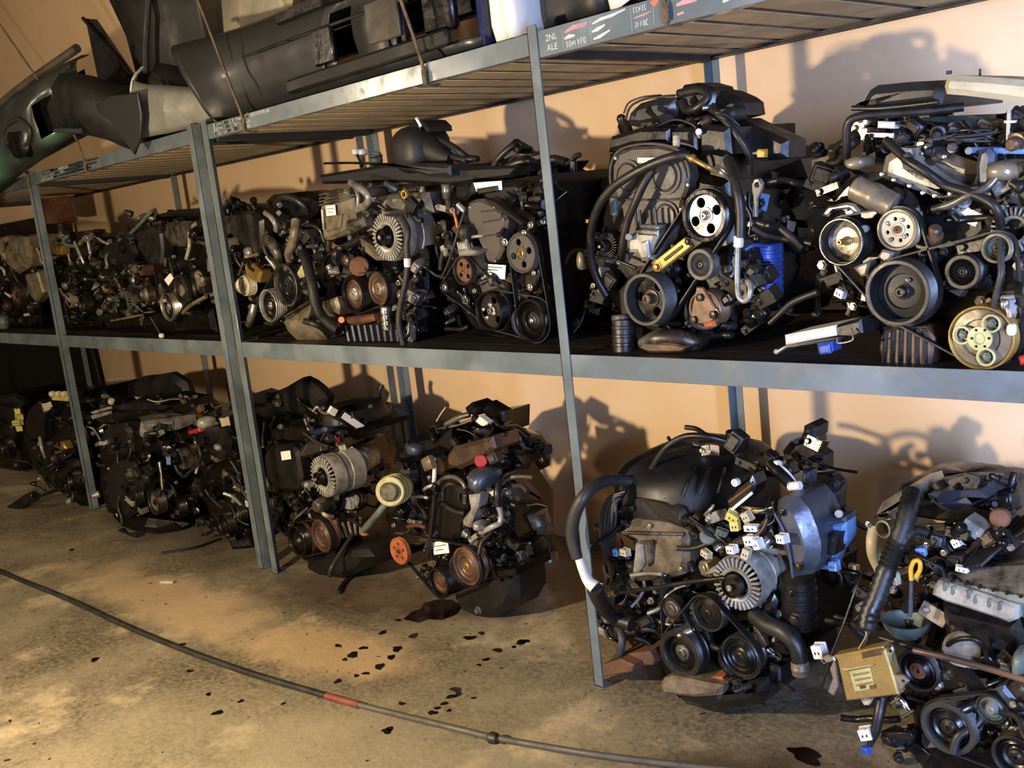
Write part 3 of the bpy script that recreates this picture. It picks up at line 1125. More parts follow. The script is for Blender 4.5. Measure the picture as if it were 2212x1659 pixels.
e.tube('steel_pipe', [(970, 965, -.02), (967, 1080, -.02), (967, 1190, -.02), (975, 1245, -.02), (1005, 1270, -.02), (1035, 1240, -.015), (1040, 1190, -.01), (1020, 1160, 0), (990, 1165, .03)], 17, 'alu', seg=12)
e.tube('thin_pipe', [(1000, 660, .0), (1000, 720, .0), (1040, 800, .02), (1030, 900, .03)], 5, 'steel')
# pulleys
p1, c1, r1 = e.pulley(775, 795, 148, -.02, rim='black_gloss', web='steel', hub='steel', w=.035, dish=.012, holes=(4, .66, .25, .35), hubr=.13, rimw=.2, hubh=.012)
p2, c2, r2 = e.pulley(757, 1068, 90, -.015, rim='grey_plastic', web='taupe_plastic', hub='iron', w=.03, dish=.004, ridges=3, hubr=.2, rimw=.3)
p3, c3, r3 = e.pulley(443, 1265, 150, -.045, rim='rubber_grey', web='oily_iron', hub='brown_steel', w=.055, dish=.035, holes=(3, .66, .22, .9), hubr=.2, rimw=.16, hubh=.025, grooves=7)
e.belt([(c1, r1), (c3, r3)], .016, w=.02)
# compressor clutch
p4, c4, r4 = e.pulley(782, 1320, 108, .0, rim='brown_steel', web='brown_steel', hub='oily_iron', w=.05, dish=.004, ridges=1, hubr=.1, rimw=.12)
for bx, by in ((763, 1250), (728, 1375), (838, 1345)):
    e.bolt(bx, by, -.004, 24, 'iron', p4)
e.slab('clutch_plate', [(735, 1190), (775, 1195), (850, 1330), (845, 1365), (800, 1405), (745, 1400), (705, 1375), (705, 1340)], -.006, .0, 'brown_steel', .003)
e.box('rust_patch', 775, 1385, 840, 1420, -.01, 0, 'rust_orange', -8, .004)
e.cyl('compressor', (785, 1320, .05), (785, 1320, .25), 120, 'dark_cast', 2)
# adjuster bracket
ab = e.slab('adjuster_bracket', rot2([(490, 975), (715, 975), (715, 1045), (490, 1045)], (600, 1010), -38), -.005, .01, 'brass', .004)
e.slab('slot', rot2([(545, 1000), (675, 1000), (675, 1018), (545, 1018)], (600, 1010), -38), -.007, -.004, 'oily_iron', .001, ab)
e.bolt(515, 1080, -.008, 20, 'brass', ab)
e.bolt(690, 938, -.008, 16, 'iron', ab)
# thermostat housing with studs
th = e.slab('thermostat_housing', [(350, 940), (372, 890), (410, 870), (420, 845), (510, 850), (520, 900), (490, 960), (480, 1040), (420, 1050), (400, 1000), (350, 1000)], -.01, .05, 'alu_pale', .01)
for sx, sy in ((395, 765), (420, 760), (475, 760), (508, 758)):
    e.cyl('stud', (sx + 8, sy + 100, .0), (sx, sy, .0), 9, 'iron', 0, th, 10)
e.cyl('hose_spigot', (358, 912, -.03), (366, 912, .01), 20, 'alu', 0, th)
e.box('housing_flange', 405, 868, 520, 905, -.025, .02, 'alu_dirty', 4, .005, th)
e.slab('water_pump_web', [(420, 940), (460, 930), (470, 1030), (440, 1040)], -.02, .0, 'alu_pale', .006, th)
# left side accessories
e.alternator(235, 960, 78, .06, 'alu_dirty', .12)
e.cyl('oil_pressure_switch', (280, 690, .05), (280, 790, .05), 28, 'grey_green', 1)
e.tube('pipe', [(170, 1020, -.01), (280, 1040, -.01), (400, 1085, 0)], 9, 'oily_iron')
e.blob('knock_boss', 110, 1040, 30, 55, .12, .03, 'alu_tan', .1, 4)
e.box('connector', 110, 815, 135, 835, .1, .12, 'yellow_paint')
# rubber boot and exhaust flange underneath
e.cyl('rubber_boot', (335, 1560, .02), (330, 1370, .03), 66, 'rubber', 3)
e.cyl('boot_collar', (325, 1400, .028), (320, 1345, .03), 60, 'grey_plastic', 0)
e.tube('exhaust_elbow', [(430, 1510, .0), (520, 1480, .0), (640, 1480, .02), (740, 1500, .05), (800, 1450, .1)], [30, 48, 54, 50, 40], 'alu_dirty', seg=14)
e.slab('exhaust_flange', [(405, 1535), (440, 1500), (600, 1510), (690, 1530), (650, 1562), (470, 1562)], -.02, .06, 'brown_steel', .006)
e.slab('sump', [(300, 1380), (900, 1390), (880, 1500), (760, 1560), (420, 1550)], .12, .5, 'oily_iron', .02)
# right side: manifold, canister, gearbox end
e.slab('bell_housing', [(1000, 900), (1060, 700), (1180, 660), (1260, 800), (1290, 1000), (1280, 1200), (1200, 1380), (1050, 1420), (980, 1300)], .34, .62, 'oily_iron', .03)
e.box('module_box', 1080, 520, 1340, 640, .34, .45, 'black_plastic', -22, .012)
e.slab('lifting_eye', [(1045, 620), (1060, 590), (1090, 585), (1108, 610), (1100, 650), (1075, 700), (1070, 800), (1048, 800), (1055, 690), (1048, 660)], .06, .07, 'alu_pale', .002)
e.cyl('eye_hole', (1078, 620, .058), (1079, 620, .062), 16, 'oily_iron')
e.box('sticker', 1092, 670, 1138, 765, .17, .172, 'blue_pale', 12, 0)
e.slab('tag', [(1248, 818), (1295, 830), (1280, 885), (1242, 870)], .30, .302, 'white_label', 0)
can = e.cyl('canister', (1128, 1255, .25), (1128, 945, .25), 92, 'blue_plastic', 6, label='blue ribbed plastic canister')
e.tube('canister_strap', [(1010, 985, .08), (1060, 960, .1), (1130, 965, .14)], 10, 'blue_plastic')
e.clutter(870, 640, 1080, 1100, .04, .2, 26, .8)
e.clutter(880, 1080, 1150, 1420, .0, .22, 34, .8)
e.clutter(150, 850, 330, 1330, .05, .18, 24, .7)
e.clutter(350, 230, 1000, 330, .14, .3, 26, .85)
e.clutter(1080, 600, 1380, 1000, .28, .4, 18, .9)
e.clutter(560, 880, 720, 1320, .06, .1, 16, .8)
e.clutter(480, 1330, 720, 1480, .05, .1, 12, .85)

# ---- the engine at the right edge of the shelf
e = Engine('used engine with bright dished pulley and cream air filter lid, at the shelf right end', (1660, 140, .422), .08, (1.0, .35, ZM), group=G_UP, seed=47)
e.slab('engine_block', [(430, 640), (560, 580), (900, 700), (1140, 720), (1300, 800), (1308, 1400), (980, 1440), (560, 1400), (500, 1250), (440, 1000)], .09, .55, 'oily_iron', .02)
e.slab('front_cover', [(700, 740), (900, 700), (1120, 700), (1130, 900), (1080, 1150), (900, 1200), (740, 1100)], .05, .1, 'dark_cast', .015)
e.slab('valve_cover', [(565, 545), (580, 470), (650, 425), (710, 430), (730, 500), (850, 590), (965, 640), (960, 672), (850, 685), (690, 628), (580, 585)], .03, .3, 'alu_pale', .02)
e.slab('valve_cover', [(745, 480), (770, 425), (870, 420), (960, 470), (1055, 500), (1050, 560), (1030, 615), (940, 612), (850, 560)], .1, .4, 'alu_tan', .02)
e.bolts([(580, 560), (640, 590), (720, 620), (790, 655), (850, 670), (930, 660), (780, 455), (900, 470)], .03, 9)
e.tube('coolant_hose', [(600, 385, .02), (680, 460, .0), (730, 500, -.01), (810, 550, -.01), (900, 615, 0), (1010, 650, 0), (1110, 690, 0), (1170, 740, 0), (1190, 830, .02)], 24, 'rubber', seg=12)
e.cyl('hose_clamp', (700, 470, 0), (722, 490, -.005), 30, 'grey_plastic', 1)
e.tube('intake_hose', [(1000, 215, .12), (860, 232, .1), (700, 245, .08), (540, 255, .06), (440, 272, .05), (405, 310, .05), (400, 390, .06), (400, 490, .08)], 22, 'rubber', seg=12)
e.slab('air_filter_box', [(432, 238), (425, 205), (470, 185), (500, 130), (540, 104), (700, 88), (880, 78), (890, 130), (870, 205), (700, 225), (560, 240)], .06, .42, 'bumper_dark', .02)
e.tube('box_rim', [(428, 222, .05), (560, 222, .05), (700, 210, .05), (870, 190, .05)], 14, 'black_plastic')
e.slab('air_filter_lid', [(890, 110), (905, 62), (940, 52), (1120, 62), (1310, 78), (1500, 110), (1510, 230), (1310, 200), (1160, 178), (1000, 158), (900, 150)], -.02, .3, 'cream_plastic', .012)
e.cyl('lid_clip', (925, 48, .06), (925, 30, .06), 14, 'black_plastic')
e.tube('lid_wire', [(1083, 70, .1), (1083, 20, .1)], 6, 'iron')
e.cyl('water_neck', (440, 628, .0), (650, 725, .0), 66, 'alu_tan', 1)
e.cyl('vent_tube', (335, 580, .2), (330, 425, .2), 26, 'rubber_grey', 1)
e.cyl('vent_tube', (345, 470, .18), (330, 420, .16), 30, 'rubber_grey', 0)
e.box('bright_tag', 520, 345, 640, 375, .09, .1, 'chrome', 2, .002)
e.box('relay', 555, 290, 640, 325, .1, .14, 'white_plastic', 3, .004)
e.box('relay', 500, 320, 560, 350, .12, .16, 'rust', 0, .004)
e.blob('throttle_casting', 470, 500, 60, 35, .06, .04, 'alu_tan', .15, 3)
# pulleys
p1, c1, r1 = e.pulley(368, 908, 124, -.05, rim='black_gloss', web='chrome', hub='brass', w=.06, dish=.03, ridges=1, hubr=.13, rimw=.12, hubh=.035)
p2, c2, r2 = e.pulley(655, 845, 108, -.03, rim='alu_tan', web='cream_plastic', hub='rust', w=.035, dish=.006, holes=(8, .62, .12, .2), hubr=.12, rimw=.16, hubh=.004)
for k in range(4):
    a = .2 + math.pi / 8 + k * math.pi / 2
    e.bolt(655 + 52 * math.cos(a), 845 + 62 * math.sin(a), -.024, 9, 'alu', p2)
p3, c3, r3 = e.pulley(655, 1170, 172, -.06, rim='rubber', web='bumper_black', hub='iron', w=.045, dish=.035, ridges=1, hubr=.16, rimw=.15, hubh=.02, grooves=7)
e.pulley(660, 1170, 180, -.01, rim='rubber', web='oily_iron', hub='iron', w=.03, dish=.01, ridges=1, rimw=.2)
e.bolt(712, 1102, -.03, 9, 'steel', p3)
p4, c4, r4 = e.pulley(990, 1062, 92, -.02, rim='black_plastic', web='dark_cast', hub='iron', w=.035, dish=.006, ridges=3, hubr=.18, rimw=.3)
e.alternator(1255, 845, 120, .02, 'alu_pale', .13, pulley=False)
p6, c6, r6 = e.pulley(1163, 940, 78, -.03, rim='alu_tan', web='grey_green', hub='iron', w=.03, dish=.012, ridges=2, hubr=.2, rimw=.22)
p5, c5, r5 = e.pulley(1085, 1400, 168, -.05, rim='brass', web='alu_tan', hub='filter_yellow', w=.05, dish=.004, ridges=1, hubr=.12, rimw=.08)
for k in range(3):
    a = math.radians(-50 + 120 * k)
    x, y = 1085 + 92 * math.cos(a), 1400 + 100 * math.sin(a)
    c = e.P(x, y, -.055)
    rr = e.m(48, c)
    e.obj('clutch_spring', M().lathe(c, (0, -1, 0), [(rr, 0), (rr, .005), (rr * .8, .006), (rr * .75, 0)], 18), 'filter_yellow', p5)
    e.bolt(x, y, -.056, 15, 'grey_green', p5)
c = e.P(1085, 1400, -.056)
rr = e.m(62, c)
e.obj('clutch_hub', M().lathe(c, (0, -1, 0), [(rr, 0), (rr, .006), (rr * .5, .007), (rr * .4, .002), (0, .002)], 22), 'filter_yellow', p5)
for k in range(6):
    a = k * math.pi / 3
    e.bolt(1085 + 44 * math.cos(a), 1400 + 48 * math.sin(a), -.063, 5, 'oily_iron', p5)
e.cyl('compressor', (1085, 1400, .02), (1085, 1400, .25), 140, 'dark_cast', 2)
e.belt([(c1, r1), (c2, r2), (c3, r3)], .03, .02)
e.belt([(c3, r3), (c5, r5), (c6, r6)], .04, .016)
# steering pump parts
e.slab('pump_bracket', [(265, 770), (300, 725), (400, 705), (440, 715), (475, 760), (440, 765), (410, 740), (330, 750), (300, 780)], -.02, .03, 'chrome', .006)
e.cyl('steering_pump', (385, 905, .02), (420, 880, .2), 100, 'oily_iron', 1)
e.slab('pump_foot', [(430, 1040), (520, 1000), (500, 1080), (470, 1085)], -.01, .05, 'alu_pale', .005)
e.cyl('pump_cap', (490, 840, -.03), (520, 840, .05), 20, 'alu', 0)
e.slab('pivot_bracket', [(555, 985), (580, 945), (640, 960), (620, 1000), (590, 1010)], -.01, .03, 'alu_pale', .005)
e.ribbed('oil_pan', [(580, 1345), (800, 1340), (850, 1400), (830, 1545), (700, 1555), (580, 1530), (562, 1450)], .0, .35, 'brown_steel', 6, ((600, 1355), (590, 1525)), ((800, 1350), (800, 1545)), 13, 'oily_iron')
e.conn(368, 1170, 50, 42, .06, 'white_plastic', -25)
# right hand clutter: plugs, rails, plastic
e.slab('plug_cover', [(1055, 520), (1070, 440), (1120, 420), (1150, 460), (1140, 600), (1090, 660), (1060, 620)], .04, .12, 'blue_steel', .01)
e.box('fuel_rail', 1010, 425, 1310, 455, .06, .09, 'blue_pale', 1, .006)
e.cyl('rail_end', (1025, 440, .04), (1030, 440, .08), 20, 'alu', 0)
e.tube('dipstick', [(1232, 230, .08), (1228, 330, .08), (1225, 445, .08)], 12, 'alu')
e.box('dipstick_handle', 1202, 285, 1255, 298, .07, .09, 'white_plastic', 0, .003)
e.blob('distributor', 1230, 540, 90, 55, .06, .06, 'alu_tan', .1, 9)
e.tube('bolt_rod', [(1195, 1205, -.04), (1225, 1250, -.05), (1235, 1290, -.05)], 14, 'chrome')
e.blob('bulb_socket', 1245, 1355, 22, 32, -.05, .012, 'white_plastic', .05, 2)
e.blob('bulb_socket', 1210, 1225, 18, 26, -.05, .012, 'chrome', .05, 3)
e.box('connector', 1280, 1490, 1330, 1535, -.05, 0, 'red_plastic', -15, .004)
e.tube('wiring_sleeve', [(1185, 900, -.02), (1190, 1000, -.04), (1190, 1080, -.05), (1165, 1180, -.05), (1150, 1260, -.04)], 20, 'rubber_grey', corr=.004)
e.harness([(700, 300, .12), (850, 330, .1), (1000, 350, .1), (1200, 360, .12)], 6, 8, 40)
e.harness([(640, 400, .05), (760, 390, .04), (900, 370, .06), (960, 350, .08)], 2, 4, 6, ('rubber', 'cable_grey'))
e.slab('intake_manifold', [(660, 330), (760, 270), (1000, 260), (1320, 300), (1320, 480), (1050, 480), (880, 400), (700, 400)], .14, .42, 'grey_green', .03)
e.slab('manifold_shield', [(280, 760), (300, 680), (380, 590), (450, 560), (470, 620), (440, 700), (400, 720), (310, 735)], .06, .2, 'black_gloss', .02)
e.clutter(440, 280, 700, 470, .1, .26, 22, .75)
e.clutter(700, 250, 1320, 480, .08, .22, 40, .7)
e.clutter(1080, 480, 1320, 900, .0, .15, 30, .6)
e.clutter(700, 690, 1100, 800, .03, .08, 18, .85)
e.clutter(840, 900, 1320, 1350, -.01, .08, 34, .8)
e.clutter(240, 440, 470, 720, .12, .3, 20, .85)
e.clutter(240, 1000, 560, 1330, .06, .25, 20, .9)

# ---- engine with the grey upper timing cover, left of the thin post
e = Engine('used engine with grey plastic timing cover and paper label, just left of the thin post', (840, 240, .3255), .13, (-.52, .4, ZM), group=G_UP, seed=53)
e.slab('engine_block', [(400, 800), (500, 600), (800, 580), (960, 700), (1000, 1000), (980, 1400), (760, 1500), (560, 1480), (440, 1300), (340, 1200)], .08, .58, 'oily_iron', .02)
e.slab('cylinder_head', [(600, 560), (640, 500), (820, 470), (1020, 480), (1040, 760), (820, 760), (700, 640)], .10, .62, 'dark_cast', .015)
e.slab('valve_cover', [(490, 560), (530, 470), (750, 460), (1020, 420), (1030, 500), (820, 560), (620, 590)], .14, .68, 'black_plastic', .02)
tc = e.slab('timing_cover', [(512, 650), (520, 610), (560, 588), (610, 582), (680, 615), (760, 685), (782, 730), (775, 775), (740, 830), (755, 920), (720, 985), (690, 1010), (645, 1000), (620, 930), (590, 870), (575, 800), (540, 760), (518, 720)], .03, .09, 'taupe_plastic', .01)
for a, b in (((610, 668), (740, 655)), ((625, 740), (745, 715)), ((585, 835), (750, 815)), ((740, 655), (745, 715))):
    e.tube('cover_rib', [(*a, .028), (*b, .028)], 5, 'grey_plastic', tc)
e.slab('lower_timing_cover', [(600, 1090), (640, 1010), (760, 1040), (860, 1240), (850, 1300), (780, 1310), (620, 1250), (590, 1150)], .05, .09, 'grey_plastic', .01)
e.label(637, 1018, 773, 1112, .045, 4, lines=4)
e.label(532, 470, 750, 530, .1, -4, lines=0)
e.box('coil_clip', 580, 505, 716, 545, .09, .12, 'black_plastic', -9, .004)
e.bolts([(540, 640), (700, 640), (600, 820), (700, 990), (760, 720), (620, 1110), (840, 1290)], .028, 8)
p1, c1, r1 = e.pulley(872, 945, 132, -.02, rim='taupe_plastic', web='taupe_plastic', hub='brass', w=.03, dish=.004, holes=(4, .64, .2, .2), hubr=.12, rimw=.1, hubh=.012)
p2, c2, r2 = e.pulley(485, 1060, 97, .0, rim='iron', web='brown_steel', hub='rust', w=.03, dish=.012, holes=(4, .6, .2, .6), hubr=.22, rimw=.16)
p3, c3, r3 = e.pulley(365, 1172, 46, .0, rim='black_gloss', web='iron', hub='steel', w=.03, dish=.004, ridges=1, hubr=.3, rimw=.25)
p4, c4, r4 = e.pulley(660, 1330, 132, -.02, rim='oily_iron', web='iron', hub='steel', w=.04, dish=.018, holes=(3, .68, .24, 1.2), hubr=.14, rimw=.14, hubh=.014)
for k in range(4):
    a = k * math.pi / 2 + .3
    e.bolt(660 + 36 * math.cos(a), 1330 + 44 * math.sin(a), -.006, 10, 'chrome', p4)
p5, c5, r5 = e.pulley(940, 1392, 146, -.02, rim='black_gloss', web='oily_iron', hub='iron', w=.045, dish=.01, ridges=3, hubr=.16, rimw=.14)
e.bolt(945, 1392, -.02, 12, 'chrome', p5)
e.belt([(c2, r2), (c3, r3), (c4, r4)], .012, .016)
e.belt([(c1, r1), (c5, r5)], .012, .016)
e.belt([(c4, r4), (c5, r5)], .026, .014)
e.cyl('compressor', (940, 1392, .03), (940, 1392, .25), 130, 'dark_cast', 2)
e.cyl('steering_pump', (872, 945, .015), (872, 930, .2), 90, 'oily_iron', 1)
ds = e.cyl('thermostat_tower', (380, 480, .03), (390, 580, .04), 34, 'alu_dirty', 1)
e.cyl('tower_neck', (392, 570, .04), (405, 650, .05), 24, 'alu_dirty')
e.cyl('spigot', (455, 615, .03), (505, 665, .04), 20, 'alu', 0)
e.slab('sensor_plug', [(410, 480), (500, 480), (530, 560), (500, 600), (420, 580)], .06, .16, 'dark_cast', .012)
e.tube('orange_wire', [(430, 670, .01), (445, 720, .0), (455, 770, .01)], 9, 'orange_plastic')
e.tube('dipstick_tube', [(510, 640, .03), (470, 760, .01), (430, 900, .0), (385, 1030, .01), (345, 1110, .02)], 8, 'rubber_grey')
e.blob('water_inlet', 530, 800, 45, 55, .02, .04, 'alu_dirty', .12, 5)
e.tube('pump_pipe', [(515, 840, .01), (520, 900, .0), (525, 950, .0)], 14, 'alu')
e.slab('pump_casting', [(450, 930), (520, 905), (600, 930), (560, 960), (460, 965)], -.01, .04, 'alu', .006)
e.slab('pump_back', [(530, 930), (630, 915), (620, 1080), (580, 1100), (540, 1000)], .02, .06, 'black_plastic', .006)
e.slab('adjuster', [(900, 1090), (990, 1050), (1000, 1090), (940, 1200), (905, 1190)], -.01, .02, 'iron', .005)
e.bolt(935, 1170, -.016, 16, 'chrome')
e.bolt(960, 1075, -.016, 12, 'steel')
e.bolt(770, 870, -.01, 18, 'chrome')
e.bolt(895, 808, -.01, 14, 'steel')
e.bolt(940, 755, .02, 16, 'alu')
e.slab('head_bracket', [(620, 570), (700, 590), (900, 740), (880, 770), (780, 700), (650, 610)], .0, .03, 'dark_cast', .006)
e.tube('pipe', [(860, 540, .1), (880, 580, .08), (885, 650, .06)], 10, 'alu')
e.slab('side_manifold', [(1060, 560), (1200, 480), (1420, 440), (1500, 520), (1500, 760), (1300, 900), (1100, 820)], .36, .62, 'oily_iron', .03)
e.slab('gearbox_side', [(1080, 900), (1300, 850), (1450, 950), (1420, 1300), (1250, 1480), (1100, 1420)], .36, .62, 'oily_iron', .03)
e.tube('shift_cable', [(1310, 1250, .25), (1300, 1330, .22), (1270, 1410, .2), (1225, 1470, .18)], 10, 'rubber')
e.cyl('cable_end', (1312, 1250, .25), (1300, 1310, .23), 14, 'alu_dirty', 3)
e.bolt(1130, 960, .2, 16, 'steel')
e.slab('sump', [(480, 1300), (1000, 1300), (960, 1480), (760, 1540), (560, 1500)], .14, .52, 'oily_iron', .02)
# looped cables lying on top
e.tube('hose_loop', [(690, 380, .2), (740, 300, .2), (820, 230, .22), (850, 205, .24), (900, 250, .26), (960, 280, .3)], 22, 'rubber')
e.tube('hose_loop', [(760, 400, .2), (830, 350, .2), (920, 330, .22), (990, 350, .26), (1090, 320, .3), (1180, 340, .3)], 30, 'black_plastic')
e.tube('hose_loop', [(800, 330, .22), (860, 290, .22), (940, 290, .24), (1020, 270, .28)], 12, 'rubber')
e.box('plug_box', 790, 225, 870, 270, .22, .28, 'black_plastic', 30, .006)
e.tube('clip_arm', [(1080, 330, .3), (1190, 345, .3), (1240, 300, .3), (1270, 290, .3)], 18, 'black_plastic')
e.cyl('clip_post', (1225, 440, .3), (1225, 330, .3), 26, 'black_plastic', 1)
e.clutter(700, 330, 1050, 470, .18, .45, 30, .9)
e.clutter(1080, 430, 1420, 560, .35, .6, 30, .95)
e.clutter(330, 640, 520, 1050, .03, .12, 30, .6)
e.clutter(780, 500, 1040, 800, .06, .12, 26, .85)
e.clutter(560, 1080, 1010, 1280, .03, .08, 22, .8)
e.clutter(420, 1150, 600, 1450, .05, .12, 16, .8)
e.clutter(1090, 900, 1330, 1420, .3, .4, 20, .92)

# ---- engine with the big alternator
e = Engine('used engine with gold-grey valve cover and large alternator, under the black air duct', (460, 380, .2411), .12, (-1.08, .4, ZM), group=G_UP, seed=59)
e.slab('engine_block', [(900, 640), (1000, 560), (1400, 400), (1780, 420), (1900, 700), (1900, 1250), (1700, 1350), (1150, 1330), (1000, 1100), (920, 900)], .09, .6, 'oily_iron', .02)
vc = e.slab('valve_cover', [(950, 270), (990, 170), (1030, 140), (1210, 115), (1240, 180), (1260, 420), (1280, 480), (1050, 575), (975, 580), (965, 440)], .03, .5, 'alu_tan', .015)
for k in range(4):
    e.tube('cover_rib', [(955, 262 - 30 * k, .022), (1100, 232 - 30 * k, .022), (1240, 190 - 28 * k, .022)], 10, 'alu_dirty', vc)
e.tube('cover_rib', [(980, 300, .022), (995, 480, .022)], 14, 'alu_pale', vc)
e.label(1013, 262, 1098, 355, .02, -6, lines=2, material='white_label')
e.slab('cover_step', [(1000, 370), (1150, 340), (1130, 470), (1010, 500)], .018, .04, 'alu_tan', .004, vc)
e.slab('cover_corner', [(1180, 400), (1330, 370), (1350, 450), (1230, 520), (1170, 470)], .0, .06, 'alu_dirty', .012, vc)
e.tube('coolant_pipe', [(1240, 60, .06), (1290, 95, .03), (1350, 130, .02), (1395, 190, .02), (1370, 260, .03), (1290, 300, .05)], 36, 'alu', seg=12)
e.cyl('filler_cap', (1200, 170, .02), (1205, 130, .03), 34, 'grey_green')
e.tube('pipe_joint', [(1270, 100, .05), (1300, 180, .04), (1300, 270, .04)], 20, 'alu')
e.slab('cylinder_head', [(1420, 200), (1600, 160), (1900, 150), (1950, 330), (1700, 380), (1450, 330)], .10, .6, 'steel', .02)
e.obj('dipstick_ring', M().lathe(e.P(1715, 165, .04), (0, -1, 0), [(e.m(38, e.P(1715, 165)), .004), (e.m(26, e.P(1715, 165)), .004), (e.m(26, e.P(1715, 165)), -.004), (e.m(38, e.P(1715, 165)), -.004), (e.m(38, e.P(1715, 165)), .004)], 22), 'yellow_paint', None, 'yellow dipstick ring')
e.tube('dipstick', [(1722, 200, .04), (1735, 280, .04), (1740, 380, .05)], 6, 'iron')
e.alternator(1560, 545, 225, .0, 'alu_pale', .16, pr=.34, n=34)
e.slab('alternator_bracket', [(1300, 560), (1400, 620), (1480, 700), (1520, 760), (1440, 760), (1340, 680)], .02, .06, 'alu_tan', .01)
e.tube('alternator_wire', [(1450, 330, .02), (1560, 350, .0), (1680, 370, -.01), (1745, 440, -.01)], 12, 'rubber')
e.tube('heater_hose', [(1690, 370, -.01), (1745, 480, -.03), (1735, 620, -.04), (1742, 780, -.04), (1725, 950, -.04), (1680, 1150, -.04), (1665, 1320, -.04), (1705, 1510, -.03)], 27, 'rubber_grey', seg=12)
e.cyl('hose_clamp', (1742, 735, -.04), (1743, 815, -.04), 32, 'white_plastic', 1)
e.tube('radiator_hose', [(790, 650, .0), (840, 780, -.03), (885, 950, -.05), (915, 1130, -.06), (985, 1270, -.06), (1130, 1390, -.05)], 48, 'rubber', seg=14)
e.cyl('hose_end', (780, 640, .0), (800, 690, -.005), 58, 'rubber_grey')
p1, c1, r1 = e.pulley(1250, 1062, 172, -.03, rim='oily_iron', web='brown_steel', hub='alu', w=.045, dish=.012, ridges=2, hubr=.2, rimw=.2)
p2, c2, r2 = e.pulley(1480, 1012, 146, -.01, rim='brown_steel', web='brown_steel', hub='alu_tan', w=.05, dish=.004, ridges=3, hubr=.24, rimw=.1)
p3, c3, r3 = e.pulley(1180, 760, 62, .0, rim='iron', web='brown_steel', hub='alu_dirty', w=.03, dish=.004, ridges=1, hubr=.3, rimw=.25)
e.belt([(c1, r1), (c2, r2)], .014, .02)
e.cyl('steering_pump', (1310, 810, -.01), (1330, 800, .15), 90, 'rust', 1)
e.cyl('compressor', (1480, 1012, .04), (1480, 1012, .25), 140, 'oily_iron', 3)
e.slab('timing_cover', [(880, 700), (960, 640), (1080, 650), (1150, 800), (1120, 950), (980, 960), (900, 880)], .02, .09, 'black_gloss', .015)
e.slab('mount_arm', [(1000, 680), (1340, 510), (1390, 540), (1280, 620), (1060, 720)], .03, .07, 'iron', .008)
e.slab('oil_pump_housing', [(960, 1130), (1090, 1085), (1120, 1180), (1110, 1250), (1030, 1240), (980, 1200)], .0, .08, 'alu_tan', .012)
e.ribbed('finned_sump', [(1160, 1320), (1640, 1290), (1700, 1490), (1200, 1490)], .0, .4, 'oily_iron', 9, ((1190, 1340), (1220, 1480)), ((1640, 1330), (1660, 1480)), 16, 'blue_steel')
e.cyl('filter_can', (1560, 1380, -.04), (1540, 1170, -.04), 44, 'chrome', 3)
e.slab('rust_bracket', [(1180, 1270), (1420, 1240), (1440, 1300), (1280, 1340), (1200, 1330)], -.02, .05, 'rust', .008)
e.cyl('pump_nut', (1150, 1290, -.03), (1170, 1290, 0), 30, 'orange_plastic')
e.clutter(1080, 580, 1400, 900, .0, .1, 40, .7)
e.clutter(1600, 780, 1880, 1300, -.02, .12, 44, .65)
e.clutter(1250, 250, 1500, 450, .04, .15, 22, .6)
e.clutter(1450, 120, 1900, 420, .06, .2, 34, .55)
e.clutter(900, 600, 1080, 760, .0, .1, 18, .6)
e.clutter(1600, 1150, 1820, 1480, -.02, .1, 24, .5)

# ---- engine behind the doubled post, right part visible
e = Engine('used engine with cream idler pulley and tan oil pan, right of the doubled post', (460, 380, .2411), .10, (-1.7, .4, ZM), group=G_UP, seed=61, side=-1.42)
e.slab('engine_block', [(120, 560), (300, 440), (600, 520), (800, 560), (840, 900), (800, 1250), (560, 1320), (300, 1100), (160, 900)], .09, .6, 'oily_iron', .02)
e.slab('timing_cover', [(120, 380), (180, 320), (340, 310), (430, 390), (440, 640), (400, 720), (280, 690), (200, 600), (150, 520)], .03, .09, 'black_plastic', .015)
e.slab('cylinder_head', [(80, 330), (300, 260), (520, 300), (820, 400), (820, 560), (440, 560), (120, 450)], .1, .6, 'dark_cast', .02)
e.slab('valve_cover', [(430, 230), (500, 170), (800, 140), (930, 160), (920, 300), (800, 420), (560, 380)], .12, .6, 'black_gloss', .025)
e.tube('intake_runner', [(745, 400, .0), (735, 500, -.02), (715, 600, -.02), (680, 690, -.01), (690, 760, .02)], [46, 44, 40, 40, 36], 'alu_tan', seg=12)
e.tube('intake_runner', [(480, 560, .02), (540, 620, .0), (580, 700, .0), (600, 800, .02)], [50, 52, 44, 40], 'alu_dirty', seg=12)
e.tube('corrugated_hose', [(470, 330, .02), (520, 370, .0), (560, 430, .0), (570, 490, .02)], 28, 'alu', corr=.008)
e.tube('loom', [(560, 260, .04), (640, 190, .02), (740, 210, .02), (820, 270, .04), (850, 330, .06)], 36, 'rubber', corr=.006)
e.cyl('plug_cap', (600, 260, .0), (610, 265, .03), 26, 'chrome', 1)
e.cyl('plug_cap', (590, 330, .0), (600, 340, .03), 22, 'steel', 1)
p1, c1, r1 = e.pulley(275, 985, 95, -.02, rim='cream_plastic', web='cream_plastic', hub='alu_tan', w=.04, dish=.006, ridges=1, hubr=.3, rimw=.2)
p2, c2, r2 = e.pulley(490, 1165, 150, -.03, rim='alu', web='oily_iron', hub='chrome', w=.05, dish=.016, ridges=2, hubr=.14, rimw=.1)
p3, c3, r3 = e.pulley(645, 985, 190, -.02, rim='alu_dirty', web='black_gloss', hub='iron', w=.055, dish=.016, ridges=2, hubr=.2, rimw=.1)
e.belt([(c2, r2), (c3, r3)], .01, .02)
e.cyl('tensioner_body', (275, 985, .02), (330, 960, .1), 80, 'alu_tan', 1)
